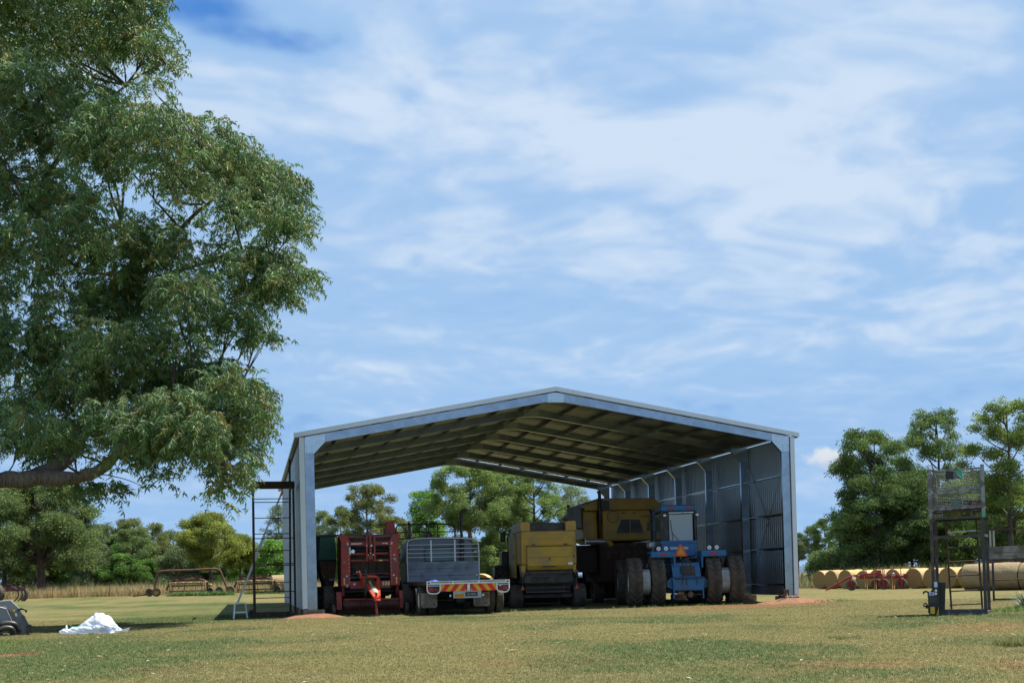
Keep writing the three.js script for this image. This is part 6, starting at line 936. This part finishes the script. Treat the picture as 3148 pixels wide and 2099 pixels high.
  for (const x of [8.5, 10.62]) { one((m) => m.rod([x, 1.38, zf + 0.02], [x, 0.9, zf + 0.02], 0.012)).build('reflector_stalk', darkSteel, t); one((m) => m.prism([[x - 0.08, 0.74], [x + 0.08, 0.74], [x, 0.92]], zf + 0.02, zf + 0.035)).build('red_triangle', plain(0.5, 0.05, 0.02, 0.4), t); one((m) => m.box(x, 1.42, zf + 0.03, 0.12, 0.07, 0.05)).build('tail_lamp', lensRed, t); }
  for (const [x, y, w, h] of [[8.6, 2.2, 0.006, 1.0], [10.57, 2.2, 0.006, 1.0], [9.56, 2.72, 2.1, 0.006], [9.56, 1.98, 1.76, 0.006]]) one((m) => m.box(x, y, y === 1.98 ? zf + 0.125 : zf + 0.002, w, h, 0.008)).build('panel_seam', darkSteel, t);
  for (const x of [8.95, 10.2]) one((m) => { m.rbox(x, 2.47, zf + 0.1, 0.14, 0.05, 0.06, 0.015); }).build('hinge', darkSteel, t);
  one((m) => m.tube([[9.3, 1.62, zf + 0.125], [9.32, 1.62, zf + 0.17], [9.8, 1.62, zf + 0.17], [9.82, 1.62, zf + 0.125]], 0.014, 16, 6)).build('hatch_handle', blackPaint, t);
  one((m) => m.tube([[8.75, 1.4, zf + 0.02], [9.1, 1.18, zf + 0.05], [9.7, 1.22, zf + 0.03], [10.3, 1.38, zf]], 0.016, 22, 6)).build('cable', blackPaint, t);
  for (let i = 0; i < 7; i++) one((m) => m.box(8.395, 2.55 - i * 0.09, -5.6, 0.012, 0.03, 0.7)).build('vent_slat', blackPaint, t);
  one((m) => m.box(8.396, 2.05, -4.9, 0.008, 0.2, 0.55)).build('side_decal', blackPaint, t);
  rebase(t, 9.55, 0, -3.0); t.rotation.y = -0.09;
}
{ // larger harvester behind the tractor
  const t = thing('harvester', 'large dim yellow harvester with raised grain tank behind the tractor', 'harvester'), z = -9;
  one((m) => m.rbox(14.63, 3.43, (z - 14.5) / 2, 2.25, 1.38, 14.5 + z, 0.1)).build('rear_body', yel, t);
  one((m) => m.prism([[12.75, 4.12], [12.78, 4.36], [13.1, 4.5], [13.42, 4.67], [15.95, 4.64], [16.35, 4.3], [16.3, 4.12]], -13.5, -9.3, 0.03)).build('grain_tank', yel, t);
  one((m) => m.prism([[12.75, 2.9], [13.4, 2.7], [13.4, 4.12], [12.75, 4.12]], -13.0, -9.6, 0.03)).build('side_panel', yel, t);
  one((m) => m.rbox(12.5, 3.85, -10.3, 0.45, 0.98, 1.2, 0.04)).build('air_intake', surf([0.22, 0.22, 0.21], { vary: 0.1, tile: 0.3, rough: 0.7 }), t);
  one((m) => m.prism([[14.12, 3.1], [15.35, 3.09], [15.18, 3.68], [14.36, 3.69]], z + 0.002, z + 0.02)).build('rear_screen', blackPaint, t);
  one((m) => { m.bar([14.74, 3.08, z + 0.025], [14.74, 3.7, z + 0.025], 0.03); m.bar([14.1, 3.08, z + 0.03], [15.37, 3.07, z + 0.03], 0.035); }).build('screen_frame', yel, t);
  one((m) => m.add(new THREE.TorusGeometry(0.25, 0.012, 6, 30), new THREE.Matrix4().setPosition(13.98, 3.82, z + 0.01))).build('round_cover', darkSteel, t);
  for (const x of [14.45, 14.95]) one((m) => m.box(x, 3.98, z + 0.006, 0.16, 0.05, 0.012)).build('badge', blackPaint, t); one((m) => m.box(15.45, 3.82, z + 0.006, 0.4, 0.03, 0.01)).build('badge', blackPaint, t);
  one((m) => m.tube([[13.42, 3.6, -9.1], [13.42, 4.6, -9.1], [13.42, 4.85, -9.1], [13.36, 4.98, -9.1]], 0.075, 20, 10)).build('exhaust', blackPaint, t);
  one((m) => m.box(13.7, 4.35, -9.26, 0.36, 0.4, 0.1)).build('tank_window', blackPaint, t);
  one((m) => m.rod([12.75, 2.75, -9.2], [13.8, 2.73, -9.2], 0.13, 0.13, 20)).build('auger_tube', surf([0.42, 0.42, 0.42], { vary: 0.1, tile: 0.6, rough: 0.35, metal: 0.7 }), t);
  one((m) => { m.rod([13.8, 2.73, -9.2], [13.95, 2.5, -9.1], 0.16, 0.13, 14); }).build('auger_spout', yel, t);
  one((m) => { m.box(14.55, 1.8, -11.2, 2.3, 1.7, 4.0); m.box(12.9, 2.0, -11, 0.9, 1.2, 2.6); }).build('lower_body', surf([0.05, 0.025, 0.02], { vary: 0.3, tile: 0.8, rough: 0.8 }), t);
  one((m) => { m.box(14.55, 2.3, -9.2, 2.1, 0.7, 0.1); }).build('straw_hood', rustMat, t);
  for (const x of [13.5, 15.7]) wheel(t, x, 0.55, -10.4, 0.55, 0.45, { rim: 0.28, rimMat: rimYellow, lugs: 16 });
  for (const x of [12.9, 16.2]) wheel(t, x, 0.95, -14.2, 0.95, 0.7, { rim: 0.45, rimMat: rimYellow, lugs: 20 });
  one((m) => { m.tube([[12.3, 4.35, -11.0], [12.0, 4.3, -11.0], [11.7, 4.0, -11.0]], 0.014, 12, 5); m.rbox(12.35, 4.42, -10.9, 0.14, 0.12, 0.14, 0.04); }).build('lamp_arm', blackPaint, t);
  rebase(t, 14.6, 0, -9.0); t.rotation.y = -0.06;
}
{ // articulated blue tractor on duals
  const t = thing('dual_wheel_tractor', 'blue tractor on muddy dual wheels with an orange slow vehicle triangle', 'tractor'), cx = 14.1;
  const blue = surf([0.006, 0.105, 0.275], { vary: 0.12, dirt: [0.035, 0.085, 0.15], amt: 0.25, edge: 0.25, tile: 1.0, rough: 0.42 }), mud = surf([0.034, 0.029, 0.026], { vary: 0.3, dirt: [0.080, 0.060, 0.044], amt: 0.40, edge: 0.22, tile: 0.8, rough: 0.95, fine: 0.12 }), rim = surf([0.58, 0.60, 0.62], { vary: 0.08, dirt: [0.42, 0.40, 0.37], amt: 0.3, tile: 0.6, rough: 0.5 });
  for (const x of [cx - 1.88, cx - 1.02, cx + 1.08, cx + 1.93]) wheel(t, x, 0.92, -1.0, 0.92, 0.54, { rim: 0.5, rimMat: rim, lugs: 20, tyreMat: mud, dish: -0.35, slant: 1.15 });
  for (const x of [cx - 1.88, cx - 1.02, cx + 1.08, cx + 1.93]) wheel(t, x, 0.92, -5.3, 0.92, 0.54, { rim: 0.5, rimMat: rim, lugs: 20, tyreMat: mud, dish: 0.1, slant: 1.15 });
  for (const s of [-1, 1]) one((m) => m.rod([cx + s * 1.3, 0.92, -1.0], [cx + s * 1.7, 0.92, -1.0], 0.49, 0.49, 30)).build('wheel_spacer', rim, t);
  one((m) => { m.rod([cx - 1.6, 0.92, -1.0], [cx + 1.6, 0.92, -1.0], 0.16, 0.16, 14); m.rbox(cx, 0.92, -1.0, 0.8, 0.6, 0.7, 0.12); m.rod([cx - 1.2, 0.92, -5.3], [cx + 1.2, 0.92, -5.3], 0.16, 0.16, 14); m.rbox(cx, 0.85, -3.2, 0.7, 0.5, 4.6, 0.1); }).build('axle', blackPaint, t);
  // rear frame: sloping deck, box, side cheeks
  one((m) => m.prismX([[-0.75, 1.62], [-0.35, 1.12], [-0.2, 1.06], [-0.2, 1.0], [-1.6, 1.0], [-1.6, 1.62]], 13.62, 14.68, 0.01)).build('rear_deck', blue, t);
  one((m) => m.prism([[13.56, 1.05], [14.8, 1.03], [14.74, 0.57], [13.66, 0.58]], -0.7, -0.2, 0.015)).build('rear_box', blue, t);
  one((m) => m.box(14.18, 1.06, -0.25, 1.1, 0.012, 0.3, -0.1)).build('dusty_step', surf([0.14, 0.11, 0.09], { vary: 0.3, tile: 0.4, rough: 1 }), t);
  for (const x of [13.63, 14.73]) one((m) => m.prism([[x - 0.025, 1.05], [x + 0.025, 1.05], [x + 0.025, 0.27], [x - 0.025, 0.27]], -0.8, -0.22)).build('side_cheek', blue, t);
  for (const s of [-1, 1]) one((m) => m.prism([[cx + 0.08 + s * 0.55, 1.1], [cx + 0.08 + s * 0.78, 0.95], [cx + 0.08 + s * 0.78, 0.7], [cx + 0.08 + s * 0.55, 0.62]], -0.8, -0.4, 0.01)).build('brace_plate', blue, t);
  one((m) => { m.rbox(14.2, 1.32, -0.5, 0.52, 0.36, 0.3, 0.04); m.tube([[14.0, 1.5, -0.5], [14.05, 1.72, -0.42], [14.2, 1.75, -0.4], [14.32, 1.55, -0.42]], 0.02, 14, 6); m.tube([[14.12, 1.5, -0.45], [14.16, 1.68, -0.38], [14.28, 1.66, -0.36], [14.36, 1.45, -0.4]], 0.018, 14, 6); }).build('hydraulic_block', surf([0.06, 0.05, 0.042], { vary: 0.3, tile: 0.3, rough: 0.9 }), t);
  for (let i = 0; i < 4; i++) one((m) => m.rod([13.95 + i * 0.13, 1.52, -0.42], [13.95 + i * 0.13, 1.52, -0.34], 0.028, 0.028, 10)).build('coupler', plain(0.05, 0.12, 0.16, 0.5), t);
  one((m) => { m.bar([13.65, 0.42, -0.3], [14.72, 0.42, -0.3], 0.03); m.box(14.22, 0.42, -0.1, 0.18, 0.18, 0.2); m.box(14.22, 0.42, -0.6, 0.14, 0.1, 1.0); m.rod([14.22, 0.3, -0.05], [14.22, 0.56, -0.05], 0.035); }).build('drawbar', darkSteel, t);
  // fenders
  for (const [a, b] of [[12.84, 13.77], [14.75, 15.70]]) {
    one((m) => { m.rbox((a + b) / 2, 1.94, -0.62, b - a, 0.24, 0.1, 0.05); m.rbox((a + b) / 2, 2.03, -1.2, b - a, 0.08, 1.2, 0.03); m.box(a < cx ? b - 0.03 : a + 0.03, 1.72, -1.1, 0.06, 0.6, 1.0); }).build('fender', blue, t);
    one((m) => m.box((a + b) / 2 - 0.02, 1.95, -0.565, 0.24, 0.09, 0.02)).build('tail_lamp', lensRed, t);
    for (const dx of [-0.15, 0.13]) { one((m) => m.rod([(a + b) / 2 + dx, 2.17, -0.78], [(a + b) / 2 + dx, 2.17, -0.68], 0.06, 0.075, 18)).build('work_lamp', lampWhite, t); one((m) => m.rod([(a + b) / 2 + dx, 2.17, -0.68], [(a + b) / 2 + dx, 2.17, -0.672], 0.035, 0.035, 14)).build('lamp_glass', plain(0.25, 0.27, 0.3, 0.2), t); }
  }
  // cab
  one((m) => m.rbox(14.33, 3.75, -2.9, 1.76, 0.27, 2.0, 0.09)).build('cab_roof', blue, t);
  for (const x of [13.98, 14.85]) one((m) => m.rbox(x, 3.76, -1.89, 0.22, 0.09, 0.03, 0.01)).build('roof_lamp', lensRed, t);
  for (const [x, z] of [[13.52, -2.02], [15.2, -2.02], [13.52, -3.75], [15.2, -3.75]]) one((m) => m.rbox(x, 3.0, z, 0.14, 1.3, 0.12, 0.03)).build('cab_pillar', blackPaint, t);
  one((m) => m.box(13.7, 3.05, -2.0, 0.3, 1.1, 0.04)).build('pillar_panel', blackPaint, t);
  one((m) => m.box(14.47, 3.0, -1.99, 1.16, 1.03, 0.014)).build('rear_window', glassDusty, t);
  one((m) => m.box(14.36, 3.0, -3.8, 1.6, 1.15, 0.014)).build('front_window', glassDark, t); for (const x of [13.47, 15.25]) one((m) => m.box(x, 3.0, -2.9, 0.014, 1.15, 1.6)).build('side_window', glassDark, t);
  one((m) => { m.box(14.16, 3.575, -1.96, 0.58, 0.035, 0.05); m.box(14.84, 3.58, -1.96, 0.52, 0.035, 0.05); m.box(14.5, 3.58, -1.96, 0.07, 0.05, 0.05); }).build('light_bar', alu, t);
  one((m) => { m.bar([14.42, 2.4, -1.96], [14.0, 2.85, -1.96], 0.018); m.bar([13.95, 3.3, -1.965], [14.06, 2.5, -1.965], 0.022); }).build('wiper', blackPaint, t);
  for (const x of [13.66, 15.28]) one((m) => m.rbox(x, 3.48, -1.93, 0.14, 0.08, 0.08, 0.02)).build('cab_lamp', lampWhite, t);
  one((m) => m.rbox(14.33, 2.42, -2.8, 1.84, 0.15, 1.9, 0.04)).build('cab_sill', blue, t); one((m) => m.rbox(14.33, 2.12, -2.8, 1.74, 0.5, 1.9, 0.04)).build('cab_base', blue, t);
  one((m) => { m.rbox(14.36, 2.55, -2.9, 0.5, 0.16, 0.5, 0.05); m.rbox(14.36, 2.95, -2.75, 0.5, 0.65, 0.14, 0.06); }).build('seat', blackPaint, t);
  one((m) => m.tube([[14.36, 2.5, -3.6], [14.36, 2.95, -3.45]], 0.03, 6, 6).add(new THREE.TorusGeometry(0.2, 0.018, 6, 20), new THREE.Matrix4().makeRotationX(1.1).setPosition(14.36, 2.97, -3.43))).build('steering_wheel', blackPaint, t);
  // slow vehicle triangle
  const tri = one((m) => m.prism([[13.77, 1.90], [13.82, 1.86], [14.23, 1.86], [14.27, 1.90], [14.06, 2.32], [13.99, 2.32]], -0.92, -0.912)).build('slow_triangle', plain(0.55, 0.07, 0.02, 0.5), t);
  one((m) => m.prism([[13.86, 1.915], [14.18, 1.915], [14.02, 2.25]], -0.911, -0.906)).build('triangle_centre', plain(0.62, 0.24, 0.02, 0.5), tri);
  one((m) => m.box(14.02, 2.0, -0.94, 0.06, 0.5, 0.03)).build('triangle_bracket', darkSteel, t);
  // bonnet and step on the left
  one((m) => m.prismX([[-4.0, 1.3], [-4.0, 2.45], [-4.5, 2.55], [-7.2, 2.3], [-7.5, 1.9], [-7.5, 1.1]], 13.45, 14.75, 0.06)).build('bonnet', blue, t);
  one((m) => m.rbox(13.42, 2.4, -4.4, 0.5, 0.3, 0.7, 0.1)).build('air_cleaner', alu, t);
  one((m) => m.bar([13.35, 2.3, -3.6], [12.98, 1.5, -3.2], 0.04)).build('hand_rail', alu, t); one((m) => { for (let i = 0; i < 3; i++) m.box(13.2, 0.8 + i * 0.4, -3.2, 0.35, 0.04, 0.5); }).build('steps', blackPaint, t, 'stuff');
  for (const s of [-1, 1]) { one((m) => m.tube([[14.33 + s * 0.92, 3.5, -3.7], [14.33 + s * 1.15, 3.5, -3.75], [14.33 + s * 1.22, 3.35, -3.75]], 0.014, 12, 6)).build('mirror_arm', blackPaint, t); one((m) => m.rbox(14.33 + s * 1.22, 3.15, -3.75, 0.16, 0.34, 0.06, 0.03)).build('mirror', blackPaint, t); }
  one((m) => m.tube([[13.38, 2.3, -4.6], [13.38, 3.3, -4.6], [13.38, 3.75, -4.6], [13.34, 3.85, -4.55]], 0.05, 18, 10)).build('exhaust', blackPaint, t);
  one((m) => m.rod([15.05, 3.88, -2.4], [15.08, 4.45, -2.35], 0.006, 0.004, 5)).build('aerial', blackPaint, t);
  for (const [a, b] of [[13.98, 0.1], [14.1, -0.12], [14.3, 0.15]]) one((m) => m.tube([[a, 1.5, -0.36], [a + b * 0.4, 1.3, -0.22], [a + b, 1.1, -0.2], [a + b * 1.4, 0.8, -0.16]], 0.014, 16, 6)).build('hose', blackPaint, t);
  for (const s of [-1, 1]) one((m) => m.tube([[14.33 + s * 0.86, 2.5, -1.9], [14.33 + s * 0.9, 2.8, -1.84], [14.33 + s * 0.9, 3.2, -1.84], [14.33 + s * 0.86, 3.45, -1.9]], 0.014, 14, 6)).build('grab_rail', blackPaint, t);
  one((m) => m.box(14.33, 2.2, -1.846, 0.9, 0.1, 0.006)).build('side_decal', plain(0.4, 0.4, 0.38, 0.5), t);
  one((m) => { for (let i = 0; i < 9; i++) m.rod([13.75 + i * 0.11, 0.65, -0.2], [13.75 + i * 0.11, 0.65, -0.185], 0.014, 0.014, 6); }).build('bolts', darkSteel, t, 'stuff');
  for (const c of t.children) if (/^(cab_|roof_lamp|pillar_panel|rear_window|front_window|side_window|light_bar|wiper|seat|steering|mirror|grab_rail|aerial|side_decal)/.test(c.name)) { c.scale.x = 0.78; c.position.x += 2.923; }   // a narrow cab
  rebase(t, 14.1, 0, -1.0); t.position.x = 14.3; t.rotation.y = -0.2;   // parked a little askew
}

// unseen dark implements, added to hide the sunlit lawn behind the machines
function addedHeader(x0, x1, z, label) {
  const t = thing('added_header', label, 'header', [(x0 + x1) / 2, 0, z]), L = x1 - x0, dk = surf([0.03, 0.028, 0.026], { vary: 0.2, tile: 0.8, rough: 0.7 });
  one((m) => m.prismX([[0.75, 0.12], [0.75, 1.15], [0.65, 1.2], [0.6, 0.3], [-0.6, 0.12], [-0.6, 0.06]], -L / 2, L / 2, 0.01)).build('back_sheet', dk, t);
  for (const s of [-1, 1]) one((m) => m.prismX([[0.8, 0.1], [0.8, 1.0], [0.2, 0.95], [-1.0, 0.25], [-1.0, 0.08]], s * L / 2 - 0.03, s * L / 2 + 0.03, 0.005)).build('end_divider', yel, t);
  one((m) => m.rod([-L / 2 + 0.05, 0.45, 0.2], [L / 2 - 0.05, 0.45, 0.2], 0.24, 0.24, 18)).build('auger', dk, t);
  for (let i = 0; i < 5; i++) { const a = i * 1.2566; one((m) => m.bar([-L / 2 + 0.1, 0.85 + Math.sin(a) * 0.42, -0.45 + Math.cos(a) * 0.42], [L / 2 - 0.1, 0.85 + Math.sin(a) * 0.42, -0.45 + Math.cos(a) * 0.42], 0.05)).build('reel_bat', darkSteel, t); }
  for (const s of [-0.45, 0, 0.45]) one((m) => m.prism(circle(0, 0, 0.42, 10), -0.01, 0.01).l.forEach((g) => g.applyMatrix4(new THREE.Matrix4().makeRotationY(Math.PI / 2).setPosition(s * L, 0.85, -0.45)))).build('reel_spider', darkSteel, t);
}
addedHeader(4.3, 11.6, -10.6, 'added dark harvester front with reel, hiding sunlit lawn behind the truck');
addedHeader(11.3, 17.6, -17.0, 'added dark harvester front with reel, hiding sunlit lawn behind the large harvester');
{  // unseen trailer, added to block the bright lawn beyond the baler
  const t = thing('added_trailer', 'added low dark trailer hiding sunlit lawn behind the baler', 'trailer', [2.4, 0, -13.5]), dk = surf([0.035, 0.03, 0.026], { vary: 0.25, tile: 0.9, rough: 0.85 });
  one((m) => m.box(0, 0.62, 0, 3.6, 0.1, 5.0)).build('deck', dk, t); for (const s of [-1, 1]) one((m) => m.box(s * 1.77, 0.85, 0, 0.05, 0.4, 5.0)).build('side_board', dk, t); for (const s of [-1, 1]) one((m) => m.box(0, 0.85, s * 2.47, 3.5, 0.4, 0.05)).build('end_board', dk, t);
  one((m) => m.box(0, 0.33, 2.3, 3.3, 0.48, 0.04)).build('skirt', dk, t); one((m) => { m.bar([-0.8, 0.5, -2.4], [-0.8, 0.5, 2.4], 0.12); m.bar([0.8, 0.5, -2.4], [0.8, 0.5, 2.4], 0.12); }).build('chassis', blackPaint, t);
  for (const s of [-1, 1]) wheel(t, s * 1.5, 0.38, -0.4, 0.38, 0.24, { rim: 0.2, rimMat: darkSteel });
}

renderer.render(scene, camera);
